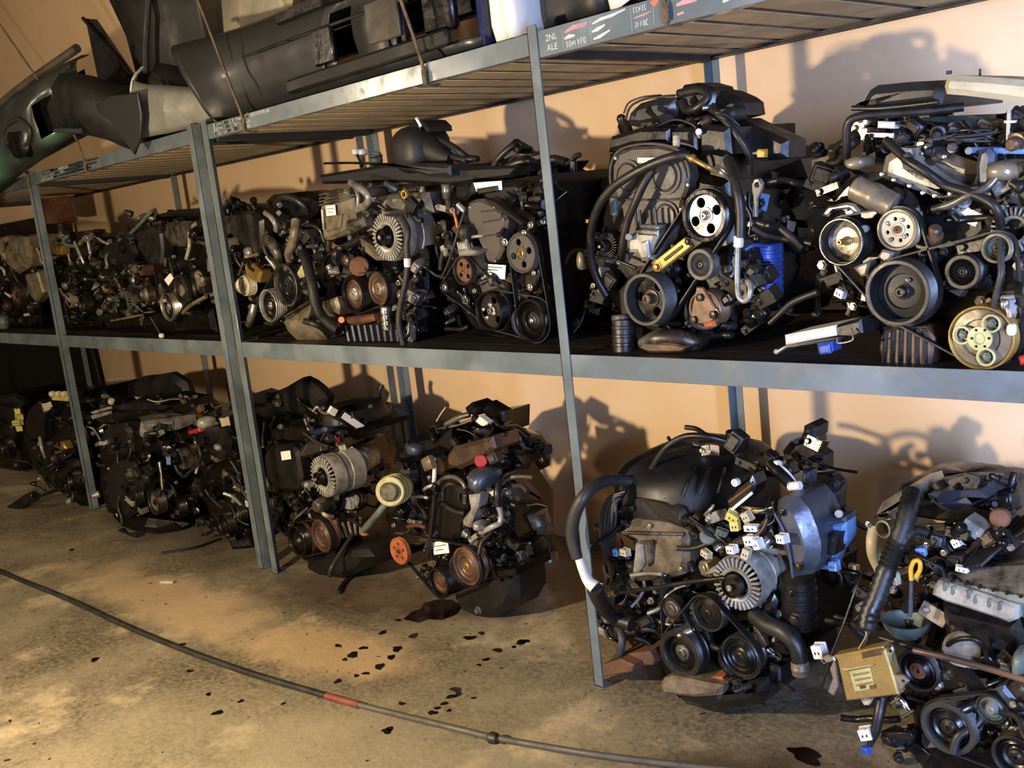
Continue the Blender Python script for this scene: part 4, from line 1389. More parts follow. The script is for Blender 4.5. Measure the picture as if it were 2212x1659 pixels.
e.slab('pump_casting', [(270, 790), (340, 780), (420, 860), (400, 960), (330, 940), (280, 880)], .0, .06, 'brass', .012)
e.tube('oil_pipe', [(370, 1150, -.01), (350, 1240, -.02), (320, 1330, -.01)], 36, 'steel', seg=12)
e.slab('oil_pan', [(600, 1320), (660, 1240), (860, 1140), (960, 1180), (1060, 1260), (1150, 1420), (1000, 1480), (720, 1480), (640, 1400)], -.02, .35, 'alu_tan', .03)
e.slab('pan_flange', [(620, 1260), (850, 1110), (880, 1130), (650, 1290)], -.03, .1, 'alu_dirty', .008)
e.tube('pan_hose', [(820, 1300, -.05), (920, 1330, -.06), (1060, 1400, -.06)], 30, 'rubber')  # rubber hose across the front of the oil pan
e.cyl('sensor_cone', (290, 725, .0), (410, 700, .02), 18, 'alu_tan')
e.blob('alternator_mount', 195, 610, 40, 60, .02, .05, 'alu_tan', .12, 6)
e.slab('pump_arm', [(740, 860), (790, 770), (820, 800), (810, 900), (760, 920)], -.01, .04, 'filter_yellow', .01)
e.clutter(100, 220, 440, 420, .05, .2, 34, .7)
e.clutter(160, 560, 560, 960, .0, .1, 46, .6)
e.clutter(600, 420, 960, 640, .0, .12, 30, .65)
e.clutter(700, 640, 960, 1050, -.01, .08, 26, .75)
e.clutter(260, 1080, 620, 1330, .04, .12, 18, .8)

# ---- engines further left on the shelf, sinking into the dark
C4 = (0, 380, .2803)
e = Engine('dark used engine with chrome-edged pulleys, left of the doubled post', C4, .10, (-2.6, .4, ZM), group=G_UP, seed=67, side=-2.3)
e.slab('engine_block', [(1000, 560), (1060, 380), (1500, 380), (1600, 560), (1640, 1000), (1400, 1090), (1100, 1000)], .09, .6, 'oily_iron', .02)
e.slab('timing_cover', [(1045, 420), (1090, 380), (1230, 400), (1250, 560), (1240, 690), (1140, 680), (1060, 560)], .02, .08, 'black_plastic', .012)
e.slab('cylinder_head', [(1235, 380), (1300, 355), (1480, 350), (1500, 470), (1420, 550), (1300, 540), (1250, 470)], .04, .5, 'alu_dirty', .02)
e.slab('valve_cover', [(1180, 300), (1350, 260), (1560, 260), (1560, 340), (1300, 350), (1190, 350)], .08, .6, 'black_gloss', .02)
p1, c1, r1 = e.pulley(1285, 1010, 112, -.03, rim='steel', web='oily_iron', hub='chrome', w=.05, dish=.014, ridges=2, hubr=.18, rimw=.1)
p2, c2, r2 = e.pulley(1390, 880, 110, -.02, rim='iron', web='iron', hub='alu_tan', w=.05, dish=.01, ridges=2, hubr=.24, rimw=.14)
p3, c3, r3 = e.pulley(1118, 915, 66, -.02, rim='iron', web='grey_green', hub='alu', w=.04, dish=.006, ridges=2, hubr=.24, rimw=.2)
e.belt([(c1, r1), (c2, r2)], .01, .02)
e.tube('strap', [(1010, 440, .02), (1090, 360, -.02), (1150, 290, -.02), (1200, 260, .02)], 14, 'grey_green')
e.tube('dipstick_tube', [(1460, 440, .02), (1460, 540, .0), (1435, 640, .0)], 15, 'alu_pale')
e.slab('white_tag', [(1265, 800), (1310, 750), (1335, 790), (1300, 850)], -.02, -.015, 'white_label', 0)
e.slab('alternator_wing', [(1480, 760), (1530, 750), (1590, 850), (1570, 920), (1520, 900)], .0, .06, 'alu_tan', .01)
e.tube('lower_pipe', [(1410, 1055, -.02), (1480, 990, -.02), (1590, 930, -.02)], 16, 'alu_tan')
e.slab('oil_pan', [(1040, 1110), (1230, 1060), (1620, 1030), (1660, 1210), (1300, 1230), (1100, 1220)], .0, .45, 'oily_iron', .02)
e.tube('drain_wire', [(1160, 1090, -.03), (1200, 1160, -.03), (1240, 1225, -.03)], 4, 'cable_grey')
e.blob('drain_ball', 1245, 1232, 20, 20, -.03, .012, 'white_plastic', .05, 1)
e.clutter(1000, 270, 1560, 560, .02, .2, 50, .7)
e.clutter(1020, 620, 1560, 1000, -.02, .08, 60, .65)

e = Engine('dark used engine with finned grey alternator, second left of the doubled post', C4, .10, (-3.15, .4, ZM), group=G_UP, seed=71, side=-2.95)
e.slab('engine_block', [(720, 640), (800, 520), (1000, 520), (1080, 700), (1060, 1100), (800, 1120), (720, 960)], .09, .6, 'oily_iron', .02)
e.slab('cylinder_head', [(780, 540), (860, 500), (1000, 490), (1040, 600), (980, 690), (800, 680)], .03, .5, 'dark_cast', .02)
e.alternator(960, 985, 110, .0, 'alu_dirty', .14)
e.pulley(860, 1040, 70, -.02, rim='iron', web='iron', hub='alu_dirty', w=.04, dish=.006, ridges=2)
e.slab('rusty_manifold', [(1060, 690), (1220, 680), (1230, 760), (1080, 770)], .0, .06, 'rust', .01)
e.slab('oil_pan', [(760, 1060), (1080, 1070), (1100, 1180), (820, 1200)], .0, .45, 'oily_iron', .02)
e.tube('pan_edge', [(860, 1115, -.01), (1000, 1090, -.01), (1100, 1070, -.01)], 10, 'alu_tan')
e.clutter(720, 430, 1060, 700, .02, .2, 50, .6)
e.clutter(720, 680, 1060, 1060, -.02, .08, 60, .6)

e = Engine('dark used engine with two slim silver pipes, right of the leftmost post', C4, .10, (-3.8, .4, ZM), group=G_UP, seed=73, side=-3.5)
e.slab('engine_block', [(420, 620), (480, 520), (740, 520), (780, 680), (760, 1180), (500, 1200), (430, 960)], .09, .6, 'oily_iron', .02)
e.slab('cylinder_head', [(400, 540), (560, 470), (740, 480), (760, 640), (450, 650)], .06, .5, 'dark_cast', .02)
e.tube('silver_pipe', [(575, 510, .0), (610, 590, -.01), (645, 670, .0)], 12, 'alu')
e.tube('silver_pipe', [(680, 505, .0), (695, 590, -.01), (708, 660, .0)], 12, 'alu')
e.obj('hose_ring', M().tube([e.P(560 + 70 * math.cos(a), 500 + 40 * math.sin(a), .02) for a in [i * .5 for i in range(9)]], .012, 8, 3), 'grey_green')
e.pulley(525, 960, 60, -.02, rim='alu_tan', web='iron', hub='alu', w=.04, dish=.006, ridges=2)
e.pulley(640, 1000, 90, -.02, rim='oily_iron', web='oily_iron', hub='iron', w=.04, dish=.01, ridges=2)
e.box('cast_lug', 395, 540, 470, 610, .0, .05, 'brass', 0, .01)
e.clutter(400, 440, 760, 660, .02, .2, 44, .7)
e.clutter(430, 660, 760, 1150, -.02, .08, 50, .75)

e = Engine('tan and rust coloured used engine left of the leftmost post', C4, .10, (-4.6, .4, ZM), group=G_UP, seed=79, side=-4.15)
e.slab('engine_block', [(-120, 600), (0, 500), (240, 500), (300, 680), (300, 1160), (-60, 1180), (-120, 900)], .09, .6, 'oily_iron', .02)
e.slab('cylinder_head', [(20, 560), (60, 480), (180, 470), (220, 560), (210, 700), (120, 760), (50, 700)], .0, .5, 'alu_tan', .025)
e.tube('runner', [(100, 480, .02), (30, 500, .0), (20, 580, .0), (60, 640, .02)], 26, 'alu_tan')
e.slab('accessory_plate', [(190, 760), (280, 740), (330, 900), (270, 980), (210, 900)], -.02, .04, 'alu_tan', .012)
e.pulley(120, 920, 100, -.02, rim='iron', web='rust', hub='iron', w=.05, dish=.01, ridges=2)
e.pulley(230, 1010, 70, -.02, rim='oily_iron', web='iron', hub='iron', w=.04, dish=.01, ridges=2)
e.cyl('oil_filter', (30, 1170, .0), (20, 1080, .0), 40, 'grey_green', 1)
e.clutter(-100, 450, 300, 700, .0, .2, 44, .65)
e.clutter(-100, 700, 300, 1150, -.02, .08, 50, .65)
for lab, x, sd in (('dark used engine, last one visible at the left end of the shelf', -5.5, 83),):
    e = Engine(lab, C4, .10, (x, .4, ZM), group=G_UP, seed=sd, side=-5.2)
    dx = -330
    e.slab('engine_block', [(dx - 60, 600), (dx + 60, 500), (dx + 260, 500), (dx + 300, 680), (dx + 280, 1160), (dx, 1180)], .09, .6, 'oily_iron', .02)
    e.slab('cylinder_head', [(dx, 540), (dx + 260, 520), (dx + 280, 700), (dx + 20, 700)], .05, .55, 'dark_cast', .02)
    e.pulley(dx + 120, 960, 100, -.02, rim='oily_iron', web='iron', hub='iron', w=.05, dish=.01)
    e.clutter(dx, 480, dx + 280, 1150, -.02, .1, 40, .8)

# ================================================================ engines on the floor
# ---- big black engine right of the thin post
e = Engine('black used engine with silver alternator and many white plugs, beside the thin post foot', (1200, 880, .422), .06, (.32, .35, 0), group=G_LO, seed=101)
e.slab('engine_block', [(420, 820), (680, 760), (1000, 800), (1120, 1000), (1100, 1380), (560, 1420), (470, 1200), (400, 1000)], .08, .55, 'oily_iron', .02)
e.slab('sump', [(560, 1440), (1060, 1400), (1070, 1480), (1030, 1540), (860, 1560), (790, 1585), (640, 1540), (590, 1490)], -.045, .35, 'black_gloss', .03)
e.slab('sump_flange', [(525, 1430), (545, 1390), (600, 1380), (740, 1410), (850, 1430), (840, 1480), (700, 1490), (550, 1475)], -.07, .1, 'alu_tan', .012)
e.slab('gasket_edge', [(720, 1385), (850, 1380), (860, 1400), (720, 1398)], -.03, .1, 'rust_orange', .003)
e.blob('engine_cover', 730, 420, 330, 240, .32, .27, 'bumper_black', .05, 5, None, .6)
for k in range(4):
    e.tube('cover_ridge', [(560 + 90 * k, 470 - 10 * k, .06), (600 + 85 * k, 380 - 8 * k, .09), (640 + 75 * k, 300 + 4 * k, .15)], 8, 'black_plastic')
e.slab('engine_cover_front', [(370, 520), (380, 440), (440, 435), (560, 470), (640, 520), (672, 600), (668, 640), (560, 600), (380, 570)], .05, .2, 'black_plastic', .018)
e.slab('engine_cover_lip', [(325, 500), (330, 400), (400, 380), (420, 400), (370, 440), (365, 560), (335, 560)], .06, .2, 'black_plastic', .01)
hd = e.slab('timing_case', [(338, 600), (400, 575), (560, 600), (668, 640), (672, 800), (650, 860), (560, 885), (400, 900), (375, 860), (385, 800), (410, 740), (400, 690), (345, 660)], .03, .2, 'alu_tan', .018)
e.tube('case_seam', [(345, 640, .022), (480, 645, .022), (660, 650, .022)], 10, 'alu_dirty', hd)
e.slab('case_web', [(405, 700), (440, 690), (450, 800), (420, 850), (390, 850)], .018, .04, 'alu_pale', .006, hd)
e.slab('case_web', [(460, 690), (490, 680), (500, 690), (490, 800), (470, 820)], .018, .04, 'alu_dirty', .006, hd)
e.tube('case_foot', [(385, 860, .02), (470, 850, .02), (545, 855, .02)], 10, 'alu_pale', hd)
e.box('cast_letters', 425, 682, 500, 700, .016, .02, 'alu_dirty', -2, .001, hd)
e.bolts([(360, 640), (395, 870), (640, 830), (560, 870), (640, 660), (480, 610)], .026, 10)
# hoses left
e.tube('radiator_hose', [(430, 385, .1), (320, 372, .04), (230, 385, -.03), (150, 450, -.1), (98, 550, -.12), (85, 660, -.12), (110, 770, -.12)], [26, 30, 32, 34, 34, 34, 30], 'rubber_grey', seg=14)
e.tube('hose_sleeve', [(122, 775, -.12), (145, 840, -.12), (170, 890, -.115), (200, 918, -.11)], [24, 26, 30, 36], 'white_plastic', seg=12)
for k in range(5):
    e.tube('cable', [(360 - 8 * k, 430 + 10 * k, .06), (270 + 10 * k, 470 + 8 * k, .04), (235 + 18 * k, 580, .03), (240 + 14 * k, 700, .03), (280 + 8 * k, 800, .05), (290, 900, .06)], 11 + 2 * (k % 2), 'rubber')
e.conn(310, 742, 30, 38, .02, 'blue_pale', 5)
e.conn(355, 742, 50, 36, .0, 'cream_plastic', 2)
e.tube('hose', [(200, 930, -.11), (240, 1010, -.07), (310, 1080, -.01), (390, 1110, .0)], 40, 'rubber')
e.tube('hose', [(320, 1120, .0), (340, 1180, -.02), (330, 1260, -.03), (310, 1330, -.02)], 24, 'rubber_grey', corr=.006)
e.tube('dipstick_bar', [(305, 950, -.06), (500, 925, -.06), (700, 892, -.06), (870, 872, -.05)], 12, 'black_gloss')
# accessory drive
p1, c1, r1 = e.pulley(633, 1265, 128, -.04, rim='rubber', web='oily_iron', hub='alu_dirty', w=.05, dish=.018, ridges=1, hubr=.2, rimw=.26, grooves=6)
p2, c2, r2 = e.pulley(942, 1278, 112, -.03, rim='black_plastic', web='dark_cast', hub='iron', w=.045, dish=.004, ridges=4, hubr=.14, rimw=.12)
p3, c3, r3 = e.pulley(775, 1058, 98, -.02, rim='rubber', web='oily_iron', hub='iron', w=.04, dish=.004, ridges=1, hubr=.14, rimw=.12)
p4, c4, r4 = e.pulley(590, 1035, 58, -.02, rim='iron', web='alu_tan', hub='brown_steel', w=.035, dish=.004, ridges=2, hubr=.26, rimw=.2)
e.alternator(925, 905, 145, -.035, 'alu_pale', .13, pr=.4, n=30)
e.slab('alternator_lug', [(748, 860), (790, 825), (840, 810), (850, 840), (800, 860)], -.01, .03, 'alu_pale', .006)
e.slab('alternator_lug', [(930, 1030), (960, 1010), (990, 1010), (950, 1045)], -.01, .03, 'alu_pale', .005)
e.belt([(c1, r1), (c2, r2), (c3, r3)], .012, .022)
e.belt([(c1, r1), (c4, r4)], .018, .016)
e.cyl('compressor', (942, 1278, .02), (942, 1270, .25), 110, 'oily_iron', 2)
e.cyl('water_pump', (775, 1058, .02), (775, 1058, .1), 86, 'oily_iron', 1)
# wiring plugs
for x, y, w_, h_, mt, rt in ((905, 560, 60, 48, 'yellow_plastic', -35), (918, 605, 46, 52, 'yellow_plastic', 5), (980, 560, 46, 50, 'cream_plastic', 30), (1002, 618, 74, 34, 'white_plastic', 5),
                              (1000, 680, 70, 50, 'white_plastic', 15), (1035, 700, 46, 52, 'white_plastic', 20), (902, 727, 52, 42, 'white_plastic', 10), (975, 748, 40, 56, 'cream_plastic', -20), (1160, 672, 54, 46, 'white_plastic', 8),
                              (850, 640, 56, 34, 'grey_green', -20), (770, 750, 56, 36, 'cream_plastic', -12)):
    e.conn(x, y, w_, h_, -.02 if x < 1100 else -.03, mt, rt)
e.harness([(1100, 480, .04), (1090, 560, .0), (1060, 620, -.01), (1010, 640, -.02)], 8, 4, 24, ('copper_wire', 'black_plastic', 'rubber', 'alu_tan'))
e.harness([(900, 500, .02), (960, 520, .0), (1040, 530, .0), (1100, 520, .02)], 8, 4, 14, ('copper_wire', 'black_plastic', 'rubber', 'yellow_plastic'))
e.harness([(700, 570, .02), (760, 620, .0), (830, 680, .0), (900, 720, -.01)], 5, 6, 18)
mb = e.slab('module_housing', [(870, 480), (930, 400), (1000, 350), (1020, 400), (1000, 450), (905, 540), (885, 530)], -.01, .05, 'black_gloss', .008)
e.slab('module_strip', [(893, 520), (1000, 432), (1006, 446), (900, 535)], -.016, -.01, 'white_plastic', .002, mb)
e.slab('module_strip', [(880, 480), (1010, 385), (1014, 395), (886, 492)], -.014, -.01, 'brown_steel', .002, mb)
c = e.P(920, 385, -.02)
rr = e.m(20, c)
e.obj('white_ring', M().lathe(c, (0, -1, 0), [(rr, -.01), (rr, .004), (rr * .6, .005), (rr * .5, .0), (rr * .4, 0), (rr * .35, .004), (0, .004)], 18), 'white_plastic', mb)
e.cyl('breather', (780, 660, .0), (790, 650, .05), 44, 'grey_green', 1)
e.tube('small_pipe', [(765, 550, .0), (790, 525, -.01), (810, 500, 0)], 9, 'chrome')
# exhaust side
hs = e.slab('heat_shield', [(1100, 560), (1110, 490), (1150, 465), (1220, 480), (1270, 540), (1310, 640), (1330, 720), (1325, 800), (1290, 870), (1190, 885), (1170, 820), (1140, 740), (1110, 650)], .0, .16, 'blue_steel', .03)
e.tube('shield_fold', [(1120, 540, -.004), (1170, 640, -.006), (1200, 760, -.006), (1215, 870, -.004)], 8, 'blue_steel', hs)
e.bolt(1160, 540, -.006, 13, 'oily_iron', hs)
e.bolt(1248, 815, -.006, 18, 'iron', hs)
e.cyl('catalyst', (1240, 870, .06), (1245, 1120, .06), 92, 'dark_cast', 4)
e.bolt(1230, 1085, -.04, 26, 'iron')
e.bolt(1205, 955, -.04, 12, 'oily_iron')
e.tube('lower_hose', [(1020, 1060, .0), (1080, 1110, -.02), (1170, 1150, -.03), (1235, 1220, -.03), (1250, 1300, -.03)], [46, 48, 48, 46, 42], 'rubber', seg=14)
e.cyl('hose_end', (1250, 1300, -.03), (1258, 1370, -.03), 46, 'alu_tan', 1)
e.slab('coolant_flange', [(1030, 1080), (1060, 1000), (1110, 960), (1130, 1000), (1100, 1100)], .0, .06, 'oily_iron', .01)
# blue bracket and rail on the right flank
e.slab('blue_bracket', [(1330, 830), (1345, 730), (1400, 590), (1480, 590), (1485, 680), (1430, 760), (1400, 840)], .1, .16, 'blue_pale', .01)
e.slab('blue_rail', [(1270, 490), (1300, 480), (1410, 570), (1480, 560), (1480, 590), (1400, 620), (1290, 530)], .1, .16, 'blue_steel', .008)
e.cyl('rail_nut', (1450, 545, .08), (1455, 545, .16), 22, 'steel')
e.conn(1425, 810, 46, 50, .08, 'blue_pale', 5)
e.box('solenoid', 1385, 655, 1430, 760, .06, .12, 'black_plastic', 8, .006)
e.conn(1525, 815, 50, 24, .12, 'cream_plastic', 0)
# sleeve with white ends on top
e.tube('loom_sleeve', [(1100, 290, .12), (1160, 350, .1), (1230, 415, .1)], 30, 'black_plastic')
e.cyl('tape_end', (1090, 300, .12), (1150, 295, .12), 26, 'white_plastic')
e.cyl('tape_end', (1195, 405, .09), (1255, 400, .09), 24, 'white_plastic')
e.tube('white_pipe', [(1140, 290, .12), (1190, 330, .11), (1235, 390, .1)], 7, 'white_plastic')
# hoses across the top, coils at the back
e.tube('top_hose', [(480, 330, .12), (560, 210, .12), (660, 150, .14), (780, 150, .16), (900, 180, .2)], 16, 'rubber')
e.tube('vent_hose', [(665, 102, .3), (720, 110, .3), (770, 140, .28), (840, 165, .28)], 13, 'rubber')
e.cyl('filler_cap', (905, 170, .2), (905, 120, .2), 34, 'black_plastic', 1)
e.slab('rear_box', [(1150, 230), (1190, 180), (1240, 170), (1260, 120), (1300, 110), (1330, 150), (1340, 230), (1370, 250), (1370, 330), (1180, 330)], .36, .42, 'bumper_black', .015)
e.slab('rear_lobe', [(1255, 150), (1260, 100), (1290, 85), (1325, 105), (1320, 160)], .34, .42, 'bumper_black', .015)
e.cyl('blue_cap', (720, 192, .1), (722, 182, .1), 20, 'grey_green')
e.box('blue_tube', 1255, 330, 1290, 400, .2, .25, 'blue_steel', 5, .008)
e.slab('side_harness_box', [(1290, 360), (1400, 350), (1440, 420), (1430, 540), (1350, 520), (1280, 430)], .3, .36, 'black_plastic', .02)
e.clutter(240, 480, 420, 1000, .02, .15, 40, .85)
e.clutter(680, 560, 1100, 860, .02, .12, 50, .8)
e.clutter(440, 900, 760, 1140, -.01, .08, 34, .8)
e.clutter(980, 980, 1180, 1380, .0, .1, 30, .85)
e.clutter(600, 170, 1340, 330, .2, .45, 34, .97)
e.clutter(1280, 340, 1480, 900, .16, .4, 36, .85)
e.clutter(210, 1000, 480, 1200, .0, .12, 26, .85)
e.clutter(860, 1390, 1060, 1460, -.04, .0, 8, .9, False)

# wooden blocks the engine stands on
for pts, d0, d1, lab in (([(350, 1210), (355, 1130), (445, 1125), (455, 1190), (450, 1265), (360, 1265)], .12, .35, 'upright brown wooden block under the black engine beside the post foot'),
                         ([(340, 1265), (480, 1250), (505, 1290), (500, 1320), (345, 1330)], -.02, .25, 'flat brown wooden block under the black engine beside the post foot'),
                         ([(235, 1320), (330, 1290), (400, 1320), (390, 1355), (245, 1380)], -.06, .1, 'thin dark red board on the floor beside the post foot')):
    z = min(e.P(x, y, d0).z for x, y in pts)
    m = M().prism([e.P(x, y, d0) for x, y in pts], (0, d1 - d0, 0), .004)
    tag(add_obj('wood_block', m, 'block_wood'), lab, 'wood block')

# ---- engine at the bottom right corner
C5 = (1720, 960, .4212)
e = Engine('used engine with grey scalloped valve cover and black wiring loom, at the bottom right corner', C5, .06, (1.0, .35, 0), group=G_LO, seed=103)
e.slab('engine_block', [(720, 800), (1140, 900), (1400, 900), (1400, 1700), (640, 1700), (560, 1300), (640, 1050)], .08, .6, 'oily_iron', .02)
e.slab('cylinder_head', [(735, 815), (800, 830), (1130, 905), (1160, 1000), (1140, 1180), (900, 1170), (760, 1080), (740, 900)], .04, .5, 'black_gloss', .02)
vc = e.slab('valve_cover', [(690, 750), (720, 690), (860, 655), (1180, 640), (1400, 680), (1400, 900), (1140, 860), (1120, 910), (1080, 915), (1020, 880), (940, 860), (860, 830), (760, 810), (700, 790)], .01, .5, 'alu_dirty', .03)
e.slab('cover_edge', [(690, 775), (700, 735), (722, 700), (860, 740), (1000, 785), (1138, 830), (1135, 900), (1085, 918), (1010, 890), (850, 838), (760, 810)], -.012, .04, 'alu_pale', .008, vc)
for k, (x, y) in enumerate(((760, 735), (800, 755), (880, 775), (915, 800), (985, 820), (1040, 835))):
    e.slab('cover_scallop', [(x - 14, y + 12), (x - 10, y - 22), (x + 6, y - 28), (x + 16, y - 14), (x + 14, y + 14), (x, y + 24)], -.014, -.006, 'grey_green', .003, vc)
e.cyl('cover_boss', (850, 1055, .02), (850, 1050, .06), 96, 'alu_tan', 0)
e.tube('boss_lip', [(760, 1040, .02), (830, 1000, .0), (920, 1000, .0), (970, 1050, .02)], 14, 'dark_cast')
# manifolds on top
e.blob('intake_manifold', 870, 240, 260, 100, .42, .16, 'black_plastic', .1, 7, None, .55)
e.slab('throttle_casting', [(375, 390), (420, 310), (500, 260), (570, 240), (590, 300), (560, 360), (500, 400), (420, 410)], .15, .35, 'alu', .025)
e.slab('plenum_top', [(650, 270), (760, 250), (920, 250), (960, 290), (880, 330), (780, 355), (720, 345), (680, 310)], .16, .34, 'blue_steel', .025)
c = e.P(458, 432, .1)
rr = e.m(44, c)
e.obj('throttle_ring', M().lathe(c, (-.2, -1, .1), [(rr * 1.05, -.03), (rr * 1.05, .01), (rr * .85, .012), (rr * .75, .004), (rr * .72, -.02), (0, -.02)], 24), 'alu')
e.tube('cream_pipe', [(410, 430, .12), (395, 500, .1), (400, 570, .1), (430, 640, .12)], [40, 36, 34, 30], 'cream_plastic', seg=12)
e.bolt(368, 412, .1, 12, 'chrome')
e.box('coil_label', 835, 410, 950, 480, .06, .12, 'alu_pale', 32, .008)
e.cyl('rust_pulley', (1045, 380, .1), (1050, 370, .16), 50, 'rust', 1)
e.conn(640, 550, 50, 46, .04, 'blue_pale', 10)
e.conn(725, 490, 60, 50, .06, 'blue_steel', -10)
e.conn(820, 505, 40, 44, .05, 'white_plastic', 30)
e.conn(850, 640, 60, 28, .02, 'white_plastic', -8)
e.conn(505, 690, 40, 60, .03, 'cream_plastic', 10)
# black loom running down to the control unit
e.tube('wiring_loom', [(600, 240, .1), (575, 330, .06), (545, 440, .03), (495, 560, .01), (450, 680, -.01), (415, 780, -.03), (375, 870, -.05), (360, 960, -.07)], [54, 54, 56, 58, 44, 40, 36, 22], 'rubber', corr=.006, seg=12)
e.tube('wiring_loom', [(700, 470, .08), (620, 440, .05), (560, 480, .02), (520, 560, .01)], 26, 'rubber', corr=.006)
e.harness([(365, 950, -.07), (355, 1000, -.08), (330, 1050, -.08), (300, 1070, -.08)], 6, 6, 14, ('copper_wire', 'cream_plastic', 'rubber', 'black_plastic'))
e.harness([(580, 560, .02), (650, 600, .0), (720, 640, .0), (760, 680, .02)], 6, 7, 20)
# dipstick and bowl
e.tube('dipstick_tube', [(590, 690, .0), (588, 780, .0), (583, 880, .0)], 11, 'blue_steel')
e.tube('dipstick_loop', [(590, 695, -.01), (588, 640, -.01), (605, 600, -.01), (632, 600, -.01), (635, 640, -.01), (615, 680, -.01)], 12, 'yellow_paint')
c = e.P(560, 900, .05)
rr = e.m(118, c)
e.obj('drain_bowl', M().lathe(c, (0, 0, 1), [(0, -rr * .75), (rr * .55, -rr * .72), (rr * .9, -rr * .3), (rr, 0), (rr * 1.05, .002), (rr * .95, 0), (rr * .85, -rr * .3), (rr * .5, -rr * .66), (0, -rr * .68)], 26), 'grey_green')
e.slab('mount_bracket', [(400, 860), (430, 845), (480, 880), (640, 890), (730, 870), (700, 960), (620, 1020), (590, 1030), (500, 960)], .1, .14, 'brown_steel', .005)
# pulleys and belts
p1, c1, r1 = e.pulley(620, 1165, 112, -.02, rim='rubber', web='oily_iron', hub='rust', w=.04, dish=.006, ridges=3, hubr=.24, rimw=.16)
p2, c2, r2 = e.pulley(775, 1460, 142, -.05, rim='rubber_grey', web='dark_cast', hub='iron', w=.05, dish=.012, ridges=3, hubr=.2, rimw=.22, grooves=7)
p3, c3, r3 = e.pulley(998, 1360, 82, -.03, rim='rubber', web='grey_green', hub='dark_cast', w=.035, dish=.004, ridges=2, hubr=.2, rimw=.18)
p4, c4, r4 = e.pulley(1120, 1610, 120, -.05, rim='rubber', web='oily_iron', hub='iron', w=.05, dish=.01, ridges=2, hubr=.2, rimw=.16)
e.belt([(c2, r2), (c3, r3), (c4, r4)], .012, .022)
e.tube('adjuster_rod', [(600, 1055, -.05), (760, 1090, -.05), (950, 1140, -.04), (1180, 1210, -.03)], 18, 'brown_steel')
e.tube('belt_strand', [(430, 990, .0), (560, 1030, -.01), (640, 1060, -.02)], 14, 'rubber')
e.slab('front_plate', [(640, 1080), (740, 1060), (900, 1180), (1000, 1250), (980, 1290), (800, 1320), (680, 1300)], .0, .06, 'oily_iron', .01)
e.slab('bracket_arm', [(1010, 1260), (1060, 1240), (1160, 1360), (1140, 1400), (1080, 1360)], -.03, .02, 'blue_steel', .008)
e.blob('hose_stub', 1155, 1110, 30, 70, .0, .04, 'grey_green', .1, 4)
e.tube('rusty_pipe', [(760, 1310, -.02), (860, 1300, -.02), (1000, 1270, -.01)], 10, 'rust')
e.slab('sump', [(560, 1500), (1300, 1500), (1300, 1760), (620, 1760)], .06, .5, 'oily_iron', .03)
# dangling leads
e.tube('dangling_wire', [(360, 620, .06), (320, 700, .0), (250, 900, -.04), (200, 1030, -.06), (150, 1180, -.08), (105, 1340, -.08)], 6, 'black_plastic')
e.tube('lower_loom', [(440, 1300, -.06), (425, 1380, -.08), (405, 1470, -.09), (375, 1545, -.1)], [30, 28, 26, 14], 'rubber')
e.conn(118, 1060, 58, 70, -.07, 'white_plastic', 15)
e.conn(357, 1483, 62, 58, -.1, 'white_plastic', 20)
e.conn(357, 1567, 40, 38, -.1, 'blue_plastic', 5)
e.slab('loom_clip', [(325, 1310), (350, 1300), (385, 1310), (370, 1340), (345, 1340)], -.085, -.07, 'cream_plastic', .003)
e.clutter(560, 420, 1120, 680, .04, .2, 60, .8)
e.clutter(640, 180, 1110, 340, .2, .42, 24, .9)
e.clutter(300, 640, 720, 960, .05, .2, 40, .85)
e.clutter(640, 1100, 1168, 1340, -.01, .05, 30, .85)
e.clutter(880, 1320, 1200, 1600, -.02, .06, 24, .85)
e.clutter(480, 1250, 700, 1620, .02, .12, 24, .9)
e.top('cover_top', [(740, 690, .02), (860, 600, .16), (1000, 480, .34), (1180, 400, .5), (1400, 420, .5), (1400, 700, .02), (1180, 800, .0), (900, 740, .0)], .05, 'grey_green', .01)
for k in range(6):
    e.tube('cover_ridge', [(800 + 70 * k, 700 + 16 * k, .0), (900 + 66 * k, 590 + 14 * k, .18), (1040 + 62 * k, 470 + 12 * k, .38)], 9, 'dark_cast')
for k in range(5):
    e.tube('plug_lead', [(860 + 20 * k, 640 - 4 * k, .02), (920 + 30 * k, 560 - 6 * k, .06), (1000 + 40 * k, 480 - 10 * k, .12), (1100 + 40 * k, 380 - 6 * k, .2)], 14, 'rubber')

# control unit leaning on it
u = Engine('gold engine control unit with silver mounting ears, propped before the bottom right engine', C5, -.04, (.86, -.03, .1), name='engine_control_unit', cat='control unit')
bx = u.slab('case', [(205, 1095), (455, 1050), (525, 1285), (255, 1318)], -.01, .025, 'gold_plate', .004)
u.slab('case_top', [(190, 1085), (440, 1035), (455, 1055), (205, 1105)], -.005, .03, 'gold_plate', .003)
u.slab('raised_band', [(230, 1150), (255, 1160), (390, 1135), (398, 1128), (270, 1150)], -.015, -.008, 'cream_plastic', .001, bx)
u.slab('print_panel', [(272, 1165), (378, 1145), (402, 1250), (300, 1268)], -.0115, -.0095, 'filter_yellow', 0, bx)
for k in range(3):
    u.slab('print_line', [(290 + 8 * k, 1180 + 26 * k), (372 + 8 * k, 1165 + 26 * k), (374 + 8 * k, 1174 + 26 * k), (292 + 8 * k, 1190 + 26 * k)], -.013, -.0114, 'gold_plate', 0, bx)
for x in (325, 375):
    u.slab('print_square', [(x, 1238), (x + 28, 1233), (x + 31, 1250), (x + 3, 1255)], -.0135, -.0114, 'brown_steel', 0, bx)
